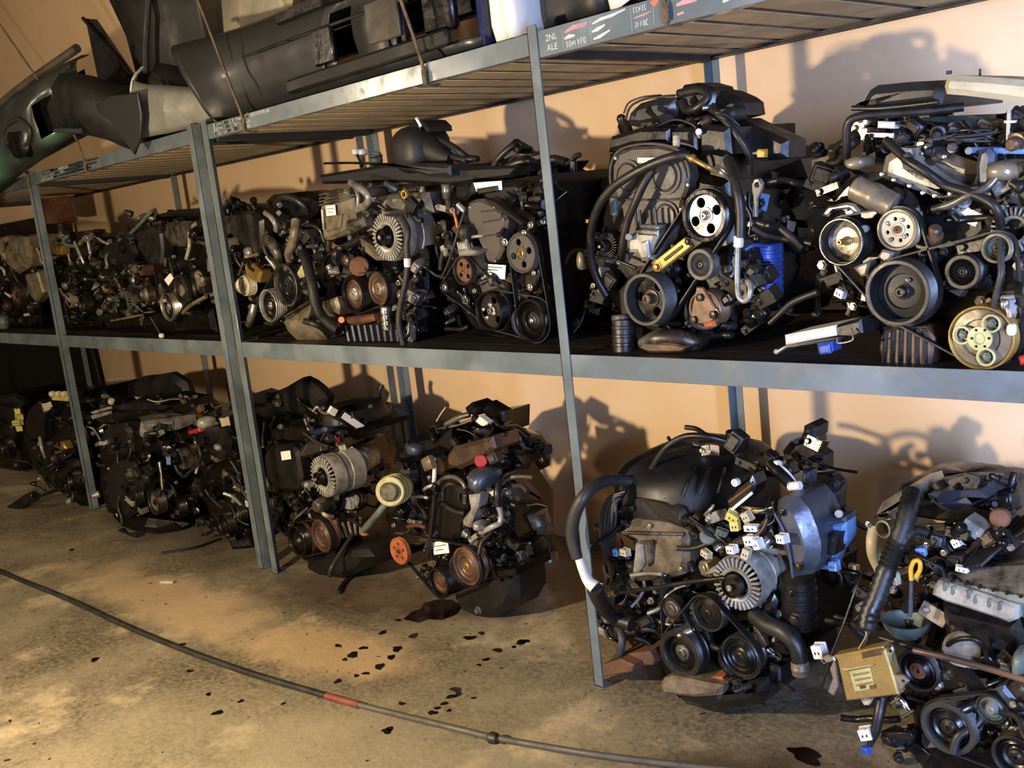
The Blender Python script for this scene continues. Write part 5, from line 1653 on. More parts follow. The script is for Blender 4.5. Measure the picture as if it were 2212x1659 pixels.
for pts in ([(455, 1055), (490, 1038), (500, 1060), (488, 1085), (490, 1130), (470, 1130)], [(500, 1180), (550, 1185), (580, 1215), (555, 1235), (540, 1270), (520, 1280)], [(195, 1100), (170, 1150), (185, 1200), (160, 1270), (190, 1290), (215, 1240), (205, 1150)], [(190, 1090), (150, 1085), (120, 1105), (140, 1130), (160, 1120), (200, 1110)]):
    u.slab('mounting_ear', pts, .0, .008, 'steel', .002)
u.cyl('ear_hole', (483, 1058, -.001), (484, 1058, .003), 9, 'oily_iron')
u.cyl('ear_hole', (550, 1212, -.001), (551, 1212, .003), 9, 'oily_iron')
u.cyl('ear_hole', (143, 1110, -.001), (144, 1110, .003), 9, 'oily_iron')
u.box('plug_socket', 335, 1060, 440, 1090, -.012, .0, 'brown_steel', -11, .002)

# ---- engine with the yellow filter, mid floor
e = Engine('used engine with pale yellow oil filter and rust-orange pulley, between the two front posts', (780, 840, .3254), .12, (-.9, .42, 0), group=G_LO, seed=107, side=-.52)
e.slab('engine_block', [(420, 760), (520, 560), (860, 600), (1000, 800), (1000, 1180), (700, 1350), (480, 1260), (420, 1000)], .08, .36, 'oily_iron', .02)
e.obj('oil_pan', M().prism([at(px, py, .15) for px, py in ((972, 1290), (980, 1262), (1010, 1250), (1060, 1236), (1108, 1240), (1112, 1290), (1095, 1322), (1062, 1338), (1025, 1342), (992, 1326))], (0, .16, 0), .03), 'oily_pan')
e.obj('pan_flange', M().prism([at(px, py, .14) for px, py in ((968, 1268), (1060, 1232), (1112, 1228), (1114, 1244), (1062, 1250), (975, 1284))], (0, .18, 0), .004), 'oily_iron')
e.obj('drain_plug', M().lathe(at(1035, 1318, .15), (0, -1, 0), [(.016, 0), (.016, .006), (.011, .007), (.011, .016), (0, .016)], 6), 'alu_dirty')
e.slab('crankcase', [(560, 1150), (960, 1050), (1010, 1280), (760, 1400), (600, 1380)], .06, .3, 'oily_iron', .02)
e.slab('pan_flange', [(600, 1300), (760, 1235), (990, 1200), (1000, 1240), (780, 1290), (620, 1350)], .0, .2, 'oily_iron', .012)
tcv = e.slab('timing_cover', [(490, 760), (490, 670), (530, 600), (600, 570), (670, 600), (705, 680), (700, 800), (660, 960), (600, 1010), (520, 1000), (490, 900)], .02, .08, 'dark_cast', .012)
e.tube('cover_rim', [(495, 720, .015), (505, 640, .015), (560, 590, .015), (630, 590, .015), (690, 650, .015), (690, 760, .015)], 16, 'alu_dirty', tcv)
e.tube('cover_rim', [(540, 740, .015), (550, 660, .015), (600, 630, .015), (645, 660, .015), (650, 740, .015)], 10, 'alu_dirty', tcv)
e.tube('cover_strip', [(490, 700, -.02), (470, 900, -.02), (440, 1120, -.02)], 16, 'black_plastic')
e.label(478, 1012, 580, 1096, .0, -8, lines=2)
p1, c1, r1 = e.pulley(695, 1180, 132, -.03, rim='brown_steel', web='brown_steel', hub='brass', w=.06, dish=.006, ridges=4, hubr=.14, rimw=.12)
p2, c2, r2 = e.pulley(510, 1290, 104, -.02, rim='oily_iron', web='brown_steel', hub='rust', w=.05, dish=.014, ridges=2, hubr=.24, rimw=.2)
p3, c3, r3 = e.pulley(247, 1080, 92, -.06, rim='rust_orange', web='rust_orange', hub='rust', w=.02, dish=.003, holes=(5, .62, .14, .3), hubr=.12, rimw=.1, hubh=.003)
e.belt([(c1, r1), (c2, r2), (c3, r3)], .01, .014)
e.cyl('pulley_shaft', (250, 1080, -.03), (420, 1040, .12), 36, 'oily_iron', 1)
e.cyl('compressor', (700, 1180, .03), (760, 1160, .28), 120, 'dark_cast', 2)
fl = e.cyl('oil_filter', (190, 682, -.14), (255, 655, -.04), 100, 'filter_yellow', 2, None, 30)
e.cyl('filter_face', (178, 688, -.155), (196, 680, -.135), 64, 'alu_dirty', 0, fl)
e.tube('filter_strut', [(165, 765, -.06), (110, 830, -.08), (60, 890, -.09), (15, 945, -.09)], 24, 'grey_green')
e.tube('strut_end', [(10, 930, -.09), (5, 965, -.1), (40, 965, -.1)], 9, 'rust_orange')
e.bolt(215, 905, -.04, 12, 'chrome')
# upper parts
e.slab('valve_cover', [(215, 500), (225, 410), (290, 330), (420, 290), (560, 270), (560, 420), (420, 470), (300, 510)], .06, .5, 'black_gloss', .03)
e.blob('chrome_cap', 360, 400, 60, 40, .05, .03, 'blue_steel', .05, 2)
e.slab('rocker_box', [(560, 440), (600, 390), (860, 320), (880, 400), (820, 460), (640, 540), (565, 520)], .05, .18, 'brown_steel', .015)
e.slab('coil_pack', [(680, 130), (725, 92), (790, 130), (760, 180), (700, 170)], .25, .34, 'black_plastic', .01)
e.slab('coil_pack', [(790, 140), (835, 90), (935, 150), (945, 230), (900, 260), (830, 200)], .25, .3, 'black_gloss', .01)
e.cyl('spark_lead', (750, 190, .18), (850, 262, .16), 26, 'black_plastic')
e.box('white_collar', 760, 200, 835, 245, .15, .18, 'white_plastic', 36, .004)
e.tube('coil_bracket', [(560, 240, .12), (650, 190, .14), (720, 170, .16)], 20, 'alu_dirty')
e.tube('dipstick', [(500, 215, .1), (530, 165, .1), (563, 120, .1)], 5, 'cream_plastic')
c = e.P(568, 108, .1)
e.obj('dipstick_ring', M().lathe(c, (0, -1, 0), [(.012, .002), (.008, .002), (.008, -.002), (.012, -.002), (.012, .002)], 16), 'rust')
e.cyl('red_cap', (795, 480, .03), (810, 460, .08), 44, 'red_plastic', 1)
e.slab('distributor', [(950, 420), (990, 330), (1070, 290), (1200, 320), (1260, 400), (1260, 520), (1160, 570), (1020, 540)], .16, .34, 'black_gloss', .03)
e.box('amber_terminal', 950, 335, 1060, 380, .12, .15, 'orange_plastic', -8, .006)
e.tube('plug_lead', [(1050, 330, .14), (960, 300, .12), (900, 320, .12), (860, 380, .12)], 14, 'rubber')
e.tube('plug_lead', [(1080, 310, .14), (1000, 260, .14), (920, 250, .16), (880, 200, .2)], 14, 'rubber')
e.tube('plug_lead', [(1120, 310, .16), (1040, 250, .16), (940, 250, .18)], 14, 'rubber')
e.blob('carburettor', 825, 590, 78, 70, .02, .07, 'blue_steel', .14, 8)
e.slab('alloy_bracket', [(705, 705), (780, 700), (770, 780), (740, 850), (720, 925), (670, 920), (668, 870), (720, 800)], -.02, .03, 'alu_pale', .008)
e.blob('alloy_elbow', 790, 905, 34, 34, -.02, .03, 'alu', .1, 2)
e.tube('white_rod', [(490, 510, .02), (487, 570, .01), (483, 640, .02)], 15, 'white_plastic')
e.tube('small_pipe', [(415, 670, .0), (445, 650, -.01), (480, 640, 0)], 12, 'alu_pale')
e.tube('small_pipe', [(340, 715, .0), (400, 715, -.01), (445, 725, 0)], 11, 'alu_pale')
e.tube('rust_pipe', [(310, 915, .0), (370, 905, -.01), (430, 920, 0)], 14, 'rust')
e.tube('coolant_tube', [(1010, 550, .04), (930, 590, .0), (905, 680, -.02), (910, 780, -.02)], 26, 'black_plastic')
e.tube('steel_tube', [(910, 770, -.02), (925, 830, -.02), (920, 890, -.02), (860, 920, -.01), (760, 980, .0), (730, 1010, .0)], 20, 'alu_pale', seg=10)
# exhaust on the right flank
e.slab('heat_shield', [(940, 600), (970, 560), (1060, 560), (1150, 610), (1230, 690), (1255, 760), (1150, 800), (1020, 800), (1000, 700)], .02, .2, 'brown_steel', .035)
e.slab('shield_top', [(870, 520), (940, 470), (1020, 490), (1050, 550), (960, 560), (900, 570)], .06, .2, 'brown_steel', .02)
e.cyl('downpipe', (1150, 800, .08), (1190, 960, .08), 92, 'alu_tan', 1)
e.cyl('downpipe_lower', (1215, 940, .08), (1245, 1090, .06), 62, 'brown_steel', 0)
e.cyl('pipe_flange', (1240, 1080, .05), (1255, 1155, .04), 66, 'alu_tan', 0)
e.tube('tie_bar', [(1010, 1170, .0), (1080, 1145, -.01), (1140, 1125, .0)], 9, 'iron')
e.blob('mount_rubber', 1150, 1050, 70, 80, .05, .06, 'oily_iron', .1, 3)
e.clutter(440, 240, 900, 520, .06, .3, 50, .75)
e.clutter(230, 470, 520, 1000, .0, .15, 50, .75)
e.clutter(640, 560, 1000, 1050, -.01, .1, 50, .65)
e.clutter(820, 950, 1120, 1200, .0, .12, 30, .7)
e.clutter(950, 320, 1240, 540, .1, .2, 26, .9, False)
e.clutter(420, 1000, 620, 1300, .02, .1, 20, .75)

# ---- engine just right of the doubled post, on the floor
e = Engine('used engine with pale alternator and round black air cleaner, at the doubled post foot', (380, 780, .3135), .08, (-1.8, .42, 0), group=G_LO, seed=109, side=-1.5)
e.slab('engine_block', [(620, 720), (800, 600), (1160, 640), (1240, 900), (1240, 1250), (900, 1330), (720, 1200), (640, 960)], .09, .6, 'oily_iron', .02)
e.slab('timing_cover', [(600, 640), (640, 590), (780, 575), (830, 620), (860, 800), (840, 900), (700, 900), (620, 820)], .03, .09, 'black_plastic', .015)
e.label(725, 620, 790, 680, .025, -8, lines=0)
e.slab('cylinder_head', [(830, 620), (900, 560), (1120, 510), (1160, 600), (1000, 640), (860, 680)], .04, .5, 'iron', .012)
e.slab('valve_cover', [(640, 480), (760, 420), (1000, 450), (1130, 500), (1130, 540), (900, 580), (680, 570)], .12, .5, 'black_gloss', .02)
e.alternator(1010, 800, 150, .0, 'alu_pale', .16, pr=.3, n=28)
e.slab('alternator_lug', [(1090, 860), (1150, 870), (1130, 960), (1080, 965)], .0, .04, 'filter_yellow', .008)
e.cyl('vacuum_canister', (1250, 700, -.03), (1330, 660, .05), 84, 'alu_pale', 1)
e.slab('canister_body', [(1230, 620), (1420, 560), (1520, 600), (1500, 720), (1380, 760), (1250, 740)], .2, .5, 'brown_steel', .02)
p1, c1, r1 = e.pulley(830, 1240, 112, -.03, rim='oily_iron', web='oily_iron', hub='chrome', w=.05, dish=.016, ridges=2, hubr=.1, rimw=.16)
p2, c2, r2 = e.pulley(998, 1205, 116, -.02, rim='rust', web='brown_steel', hub='brown_steel', w=.05, dish=.006, ridges=3, hubr=.18, rimw=.1)
e.belt([(c1, r1), (c2, r2)], .01, .02)
e.obj('rust_band', M().lathe(c1 + Vector((0, .03, 0)), (0, -1, 0), [(r1 * 1.08, 0), (r1 * 1.08, -.018), (r1, -.018)], 30), 'rust')
e.ribbed('finned_compressor', [(1080, 1080), (1180, 1050), (1290, 1070), (1310, 1180), (1260, 1210), (1130, 1220)], .0, .25, 'dark_cast', 5, ((1095, 1095), (1150, 1215)), ((1270, 1075), (1270, 1195)), 14, 'alu_tan')
e.blob('idler_bracket', 1020, 985, 55, 50, .0, .05, 'alu_dirty', .15, 3)
e.tube('small_pipe', [(1010, 1040, -.01), (1030, 1060, -.02), (1080, 1070, -.01)], 14, 'cream_plastic')
e.cyl('pump_body', (1200, 960, .0), (1260, 960, .12), 70, 'oily_iron', 2)
e.tube('chrome_strip', [(1245, 945, -.02), (1250, 1010, -.02)], 9, 'alu')
e.blob('air_cleaner', 1230, 400, 170, 140, .3, .16, 'bumper_black', .04, 2)
fb = e.slab('fuse_box', rot2([(1130, 380), (1310, 380), (1310, 450), (1130, 450)], (1220, 415), 34), .02, .1, 'black_plastic', .006)
e.slab('fuse_label', rot2([(1140, 395), (1300, 395), (1300, 440), (1140, 440)], (1220, 418), 34), .012, .018, 'white_label', 0, fb)
e.tube('bracket_arm', [(945, 345, .04), (975, 315, .04), (1000, 350, .04), (1050, 360, .04), (1100, 330, .04)], 9, 'alu')
e.box('bracket_tab', 1060, 320, 1115, 370, .02, .04, 'white_plastic', 30, .003)
e.box('blue_sleeve', 890, 470, 1030, 510, .06, .1, 'navy', -12, .006)
e.box('red_clip', 1090, 510, 1140, 560, .04, .08, 'red_plastic', 10, .006)
e.conn(1145, 605, 40, 46, .0, 'cream_plastic', 10)
e.conn(1195, 620, 44, 42, .0, 'white_plastic', 20)
e.slab('rear_cover', [(600, 240), (720, 190), (840, 120), (900, 150), (960, 200), (1010, 260), (980, 380), (840, 400), (640, 380)], .35, .42, 'bumper_black', .03)
e.tube('rear_hook', [(1420, 160, .5), (1400, 220, .48), (1420, 300, .46), (1470, 300, .46)], 20, 'rubber')
e.obj('oil_pan', M().prism([at(px, py, .1) for px, py in ((655, 1218), (672, 1200), (720, 1192), (785, 1190), (800, 1206), (775, 1236), (735, 1252), (690, 1252), (664, 1238))], (0, .2, 0), .025), 'oily_pan')
e.slab('crankcase', [(760, 1180), (1240, 1150), (1300, 1330), (1000, 1430), (860, 1380)], .07, .45, 'oily_iron', .02)
e.tube('drain_hose', [(1215, 1195, -.02), (1160, 1280, -.05), (1110, 1360, -.06), (1070, 1430, -.06), (1060, 1480, -.05)], 15, 'rubber_grey')
e.tube('dipstick_tube', [(610, 800, .0), (635, 850, -.01), (655, 890, 0)], 14, 'alu_dirty')
e.tube('cable', [(620, 1040, .0), (700, 1150, -.03), (760, 1200, -.03)], 8, 'rubber')
e.slab('steering_pump', [(620, 980), (700, 960), (740, 1050), (700, 1150), (640, 1120)], .02, .12, 'oily_iron', .02)
e.clutter(600, 380, 1160, 620, .06, .25, 50, .8)
e.clutter(820, 840, 1260, 1100, .0, .1, 40, .7)
e.clutter(600, 880, 860, 1150, .0, .1, 26, .85)
e.clutter(1000, 300, 1440, 540, .12, .35, 30, .92)
e.clutter(600, 230, 960, 360, .3, .5, 26, .9)
e.clutter(1250, 700, 1420, 1000, .08, .3, 20, .9)

# ---- behind the doubled post
e = Engine('dark used engine half hidden behind the doubled post foot', (380, 780, .3135), .06, (-2.55, .42, 0), group=G_LO, seed=113, side=-2.28)
e.slab('engine_block', [(120, 520), (200, 460), (400, 460), (480, 620), (500, 1100), (420, 1280), (280, 1200), (160, 900)], .09, .6, 'oily_iron', .02)
e.slab('timing_cover', [(130, 500), (200, 460), (330, 470), (380, 560), (360, 660), (300, 690), (200, 620)], .02, .1, 'black_plastic', .015)
e.slab('valve_cover', [(120, 370), (360, 280), (520, 330), (520, 420), (300, 430), (140, 420)], .1, .55, 'grey_plastic', .02)
e.conn(335, 420, 60, 56, .04, 'cream_plastic', 10)
e.blob('casting', 215, 420, 46, 40, .05, .05, 'alu_pale', .15, 3)
e.box('red_clip', 80, 470, 160, 500, .0, .04, 'red_plastic', -15, .006)
e.box('amber_cap', 120, 308, 175, 335, .1, .14, 'yellow_paint', -4, .006)
e.pulley(420, 1060, 60, -.02, rim='oily_iron', web='iron', hub='alu_tan', w=.04, dish=.006)
e.pulley(330, 1130, 90, -.02, rim='oily_iron', web='oily_iron', hub='iron', w=.04, dish=.01)
e.slab('oil_pan', [(340, 1220), (520, 1190), (560, 1300), (380, 1310)], .0, .45, 'oily_iron', .02)
e.tube('loom', [(130, 520, .0), (165, 620, -.02), (160, 700, -.02), (60, 800, .0)], 10, 'rubber')
e.clutter(100, 290, 500, 480, .04, .3, 40, .75)
e.clutter(160, 500, 500, 1200, -.02, .1, 60, .7)

# ---- engines at the left end of the floor row
C1 = (0, 740, .2773)
e = Engine('dark used engine with bright valve cover edge, right of the leftmost post foot', C1, -.05, (-3.3, .3, 0), group=G_LO, seed=127, side=-2.93)
e.slab('engine_block', [(760, 760), (900, 640), (1150, 700), (1500, 760), (1550, 1000), (1500, 1400), (1100, 1440), (840, 1380), (760, 1100)], .08, .6, 'oily_iron', .02)
e.slab('timing_cover', [(780, 720), (820, 650), (960, 630), (1010, 700), (1020, 860), (960, 890), (840, 880)], .02, .1, 'black_plastic', .02)
e.slab('belt_cover', [(820, 1000), (880, 920), (1040, 940), (1100, 1080), (1080, 1300), (980, 1380), (860, 1300), (820, 1150)], .0, .08, 'bumper_black', .02)
e.slab('valve_cover', [(1085, 700), (1095, 620), (1300, 590), (1520, 560), (1540, 620), (1400, 680), (1220, 700), (1110, 740)], .02, .5, 'alu', .015)
e.slab('cover_label', [(1150, 640), (1350, 610), (1355, 660), (1160, 690)], .014, .02, 'alu_pale', .002)
e.slab('inlet_manifold', [(690, 560), (840, 500), (1100, 470), (1300, 500), (1380, 560), (1080, 610), (760, 640)], .1, .5, 'dark_cast', .02)
e.slab('plate', [(700, 540), (840, 500), (850, 520), (720, 560)], .05, .07, 'alu_pale', .002)
e.slab('plate', [(705, 570), (840, 535), (845, 560), (720, 600)], .05, .07, 'alu_pale', .002)
e.cyl('filler_neck', (865, 470, .1), (870, 445, .1), 24, 'cream_plastic', 0)
e.tube('silver_rod', [(1240, 930, -.03), (1260, 1060, -.04), (1270, 1220, -.03)], 14, 'chrome')
e.alternator(1400, 910, 90, .0, 'alu_dirty', .12)
e.conn(1310, 920, 30, 60, -.02, 'blue_pale', -15)
e.conn(1470, 860, 40, 44, -.02, 'cream_plastic', 10)
e.tube('loom', [(1540, 760, .0), (1545, 880, -.02), (1500, 980, -.02), (1430, 1040, 0)], 9, 'rubber')
e.pulley(1010, 1210, 110, -.03, rim='oily_iron', web='oily_iron', hub='iron', w=.05, dish=.014)
e.pulley(1190, 1250, 100, -.02, rim='iron', web='alu_tan', hub='oily_iron', w=.05, dish=.014)
e.pulley(1360, 1290, 90, -.02, rim='oily_iron', web='grey_plastic', hub='oily_iron', w=.05, dish=.014)
e.cyl('bolt_head', (1525, 1310, -.02), (1530, 1310, .02), 26, 'alu_pale')
e.slab('oil_pan', [(840, 1360), (1120, 1380), (1440, 1420), (1400, 1480), (1180, 1500), (980, 1520), (930, 1450)], .0, .5, 'oily_iron', .03)
e.tube('rubber_mount', [(950, 1470, -.03), (1000, 1510, -.04), (1090, 1500, -.03)], 30, 'rubber')
e.slab('rear_cover', [(960, 330), (1080, 270), (1180, 260), (1300, 240), (1420, 320), (1450, 420), (1200, 470), (1000, 420)], .4, .46, 'bumper_black', .03)
e.clutter(690, 420, 1500, 640, .08, .45, 50, .8)
e.clutter(720, 640, 1540, 1000, -.01, .1, 60, .7)
e.clutter(760, 1000, 1540, 1420, -.03, .08, 50, .75)

e = Engine('dark used engine with yellow plugs behind the leftmost post foot', C1, .0, (-4.4, .35, 0), group=G_LO, seed=131, side=-3.95)
e.slab('engine_block', [(200, 560), (300, 480), (560, 520), (680, 760), (720, 1100), (620, 1260), (420, 1200), (260, 980), (180, 760)], .08, .6, 'oily_iron', .02)
e.slab('timing_cover', [(200, 540), (280, 450), (330, 520), (320, 760), (240, 780), (190, 660)], .02, .1, 'black_plastic', .02)
e.slab('valve_cover', [(330, 460), (420, 400), (640, 380), (740, 440), (640, 520), (420, 540)], .1, .55, 'black_gloss', .02)
for x in (408, 455, 503):
    e.blob('plug_cap', x, 400, 22, 24, .02, .02, 'cream_plastic', .05, 1)
e.box('plug_row', 400, 415, 520, 455, .02, .06, 'yellow_plastic', 4, .006)
e.conn(365, 505, 60, 60, .02, 'cream_plastic', 20)
e.tube('silver_pipe', [(310, 740, .0), (325, 820, -.02), (350, 895, .0)], 12, 'alu_pale')
e.tube('silver_pipe', [(310, 1040, -.02), (350, 1100, -.02)], 14, 'alu_tan')
e.slab('gold_casting', [(430, 780), (480, 770), (510, 830), (480, 850), (440, 830)], .0, .05, 'brass', .01)
e.pulley(420, 900, 80, -.02, rim='oily_iron', web='iron', hub='iron', w=.05, dish=.014)
e.pulley(560, 1080, 100, -.02, rim='oily_iron', web='oily_iron', hub='iron', w=.05, dish=.014)
e.slab('oil_pan', [(520, 1180), (720, 1160), (760, 1300), (620, 1300)], .0, .45, 'oily_iron', .02)
e.tube('drive_shaft', [(560, 1130, -.02), (440, 1150, -.08), (330, 1185, -.14), (270, 1210, -.18)], 14, 'oily_iron')
e.tube('cv_boot', [(280, 1195, -.18), (230, 1215, -.2), (150, 1265, -.22), (80, 1310, -.24)], [44, 74, 76, 36], 'rubber', corr=.014, seg=14)
e.tube('stub_axle', [(80, 1305, -.24), (20, 1335, -.27), (-60, 1370, -.3)], [28, 20, 16], 'iron')
e.clutter(190, 440, 680, 760, .0, .3, 46, .75)
e.clutter(230, 760, 700, 1240, -.02, .1, 50, .8)

e = Engine('dark used engine with yellow connectors, last at the left of the floor row', C1, .05, (-5.5, .4, 0), group=G_LO, seed=137, side=-5.1)
e.slab('engine_block', [(-250, 560), (-100, 480), (160, 520), (200, 700), (160, 1000), (-200, 1040)], .08, .6, 'oily_iron', .02)
for k in range(4):
    e.conn(135 + 10 * k % 20, 535 + 45 * k, 100 - 12 * k, 40, .03, 'yellow_plastic', 3)
e.slab('valve_cover', [(-200, 440), (100, 400), (220, 460), (160, 540), (-180, 540)], .1, .55, 'black_gloss', .02)
e.pulley(30, 820, 100, .0, rim='oily_iron', web='oily_iron', hub='iron', w=.05, dish=.014)
e.clutter(-120, 460, 200, 1000, .0, .2, 40, .9)

# ================================================================ loose things
# control module lying on the shelf between the two right engines
C8 = (1660, 140, .422)
e = Engine('white control module with black plug and wire frame, lying flat on the shelf', C8, .02, (.68, .02, ZM), name='control_module', cat='module')
e.slab('module_case', [(78, 1385), (335, 1335), (342, 1388), (82, 1435)], -.01, .12, 'white_plastic', .006)
e.slab('plug_block', [(338, 1335), (470, 1300), (480, 1375), (440, 1400), (345, 1395)], .0, .1, 'black_plastic', .006)
e.slab('bracket_plate', [(30, 1465), (80, 1437), (350, 1398), (350, 1410), (90, 1450), (45, 1480)], -.02, .1, 'steel', .003)
e.tube('wire_frame', [(352, 1400, -.02), (358, 1425, -.025), (425, 1412, -.025), (432, 1385, -.02), (425, 1350, -.01)], 5, 'steel')
e.cyl('bracket_eye', (40, 1468, -.02), (42, 1468, -.005), 14, 'steel')
e = Engine('small blue plastic plug under the white control module', C8, .0, (.74, 0, ZM), name='blue_plug', cat='plug')
e.box('plug_body', 246, 1425, 322, 1475, -.015, .03, 'blue_plastic', -8, .006)
e.box('plug_nose', 256, 1432, 312, 1482, -.022, -.01, 'blue_plastic', -8, .004)

# black air duct lying on top of the engines
C6 = (840, 240, .3255)
e = Engine('bulbous black plastic air duct with forked arm, lying on the alternator engine', C6, .35, (-1.0, .5, 1.62), name='air_duct', cat='air duct')
e.blob('duct_body', 215, 255, 165, 160, .0, .11, 'bumper_black', .04, 3)
e.tube('duct_shoulder', [(200, 215, .0), (270, 250, -.01), (340, 290, -.01), (410, 320, 0)], [120, 105, 75, 45], 'bumper_black', seg=18)
e.slab('duct_neck', [(105, 130), (110, 85), (140, 60), (195, 65), (235, 105), (240, 140)], -.05, .08, 'bumper_black', .02)
e.slab('duct_tray', [(-120, 350), (90, 342), (300, 350), (395, 360), (400, 430), (260, 440), (140, 400), (0, 370)], -.1, .1, 'bumper_dark', .012)
e.tube('forked_arm', [(300, 170, .0), (400, 220, .0), (470, 270, .0), (520, 310, .02), (590, 318, .02)], [20, 22, 24, 26, 22], 'bumper_black')
e.tube('forked_arm', [(420, 300, .0), (480, 320, .0), (560, 318, .02)], 22, 'bumper_black')
e.tube('arm_leg', [(500, 320, .0), (500, 380, .0), (495, 410, .0)], 26, 'bumper_black')
e.slab('paper_scrap', [(172, 48), (185, 42), (215, 95), (205, 108)], -.07, -.065, 'white_label', 0)
# flat black tray and two white caps on top of the same engine
e = Engine('flat black plastic tray lying on top of the engines under the black air duct', (600, 0, .3345), .4, (-1.3, .55, 1.6), name='plastic_tray', cat='tray')
e.slab('tray_floor', [(260, 1130), (700, 1060), (1200, 1080), (1560, 1070), (1500, 1150), (1100, 1200), (800, 1180), (280, 1190)], -.1, .25, 'bumper_black', .012)
e.tube('tray_rim', [(300, 1055, -.05), (480, 1052, -.05), (700, 1060, -.05), (820, 1065, -.05)], 8, 'black_gloss')
e = Engine('pair of white plastic caps on a dark stem by the back post', (600, 0, .3345), .55, (-1.75, .6, 1.6), name='cap_pair', cat='caps')
e.blob('cap', 508, 980, 20, 22, 0, .02, 'white_plastic', .05, 1)
e.blob('cap', 550, 985, 20, 24, 0, .02, 'white_plastic', .05, 2)
e.tube('stem', [(508, 995, 0), (530, 1040, 0), (540, 1080, 0)], 8, 'black_plastic')
e.tube('stem', [(550, 1000, 0), (548, 1040, 0), (542, 1080, 0)], 8, 'black_plastic')
e = Engine('small pale green reservoir standing behind the plastic tray by the back post', (600, 0, .3345), .5, (-1.5, .6, 1.6), name='fluid_reservoir', cat='reservoir')
e.cyl('body', (640, 1070, 0), (638, 995, 0), 38, 'grey_green', 1)
e.cyl('lid', (638, 995, 0), (638, 982, 0), 30, 'alu_pale', 0)

# ---------------------------------------------------------------- car bumpers on the top shelf
def sweep(name, material, path, prof, label=None, parent=None, th=.004, skip=None, cat='bumper', zscale=None, shear=None):
    """shell: profile (out, up) carried along a plan path [(x, y, z)]"""
    path = [Vector(p) for p in path]
    P = [path[0] * 2 - path[1]] + path + [path[-1] * 2 - path[-2]]
    pts = []
    for i in range(1, len(P) - 2):
        for k in range(6):
            t = k / 6
            a, b, c_, d = P[i - 1:i + 3]
            pts.append(.5 * ((2 * b) + (c_ - a) * t + (2 * a - 5 * b + 4 * c_ - d) * t * t + (3 * b - a - 3 * c_ + d) * t ** 3))
    pts.append(path[-1])
    n, k = len(pts), len(prof)
    v, f = [], []
    for i, p in enumerate(pts):
        t = (pts[min(i + 1, n - 1)] - pts[max(i - 1, 0)])
        t.z = 0
        t.normalize()
        out = Vector((t.y, -t.x, 0))
        s_ = zscale(i / (n - 1)) if zscale else 1
        for o_, up in prof:
            v.append(p + out * o_ + Vector((shear(i / (n - 1)) * up if shear else 0, 0, up * s_)))
    for i in range(n - 1):
        for j in range(k - 1):
            if skip and skip(i / (n - 1), j):
                continue
            f.append((i * k + j, (i + 1) * k + j, (i + 1) * k + j + 1, i * k + j + 1))
    o = add_obj(name, M().add(v, f), material, parent, label, 50)
    md = o.modifiers.new('thick', 'SOLIDIFY')
    md.thickness = th
    md.offset = 1
    return o


ZS = ZT + .012
PROF = [(-.10, 0), (-.03, .01), (-.005, .04), (0, .09), (.012, .14), (.014, .2), (.004, .24), (.0, .28), (-.02, .31), (-.06, .33), (-.12, .34)]
r = thing('car_bumper', 'dark grey car bumper with square openings, lying along the top beam', 'bumper', (-1.15, .2, ZS), 'car bumpers on the top shelf')
sh = sweep('skin', 'bumper_dark', [(-1.76, -.03, ZS), (-1.68, .03, ZS), (-1.5, .055, ZS), (-1.2, .055, ZS), (-.9, .05, ZS), (-.45, .06, ZS), (-.28, .1, ZS), (-.23, .3, ZS)], PROF, None, r,
           skip=lambda u, j: (.53 < u < .59 and 2 <= j <= 5) or (.62 < u < .7 and 2 <= j <= 4) or (.73 < u < .84 and 2 <= j <= 6), shear=lambda u: -.75 * max(0, 1 - u / .3) ** 1.5)
add_obj('reinforcement_bar', M().box((-.95, .17, ZS + .17), (1.3, .05, .1), ch=.01), 'oily_iron', r)
add_obj('bracket', M().box((-.68, .075, ZS + .15), (.16, .03, .14), ch=.008), 'grey_plastic', r)
add_obj('trim_strip', M().tube([(-1.75, .045, ZS + .2), (-1.2, .034, ZS + .2), (-.5, .034, ZS + .2)], .006, 6, 3), 'black_plastic', r)
add_obj('lower_pad', M().box((-.8, .03, ZS + .045), (.9, .03, .05), Matrix.Rotation(-.01, 3, 'Y'), .01), 'bumper_black', r)
add_obj('upper_grille', M().box((-.78, .045, ZS + .285), (1.0, .03, .045), None, .008), 'black_gloss', r)
add_obj('tow_cover', M().box((-1.0, .032, ZS + .14), (.12, .02, .12), None, .012), 'black_gloss', r)
add_obj('number_plate_recess', M().box((-.66, .034, ZS + .16), (.17, .015, .13), None, .01), 'grey_plastic', r)
add_obj('lamp_box', M().box((-.4, .05, ZS + .15), (.14, .04, .16), None, .015), 'black_gloss', r)
for x in (-1.03, -.62, -.42):
    add_obj('clip', M().box((x, .045, ZS + .1), (.02, .02, .09), ch=.003), 'black_plastic', r)

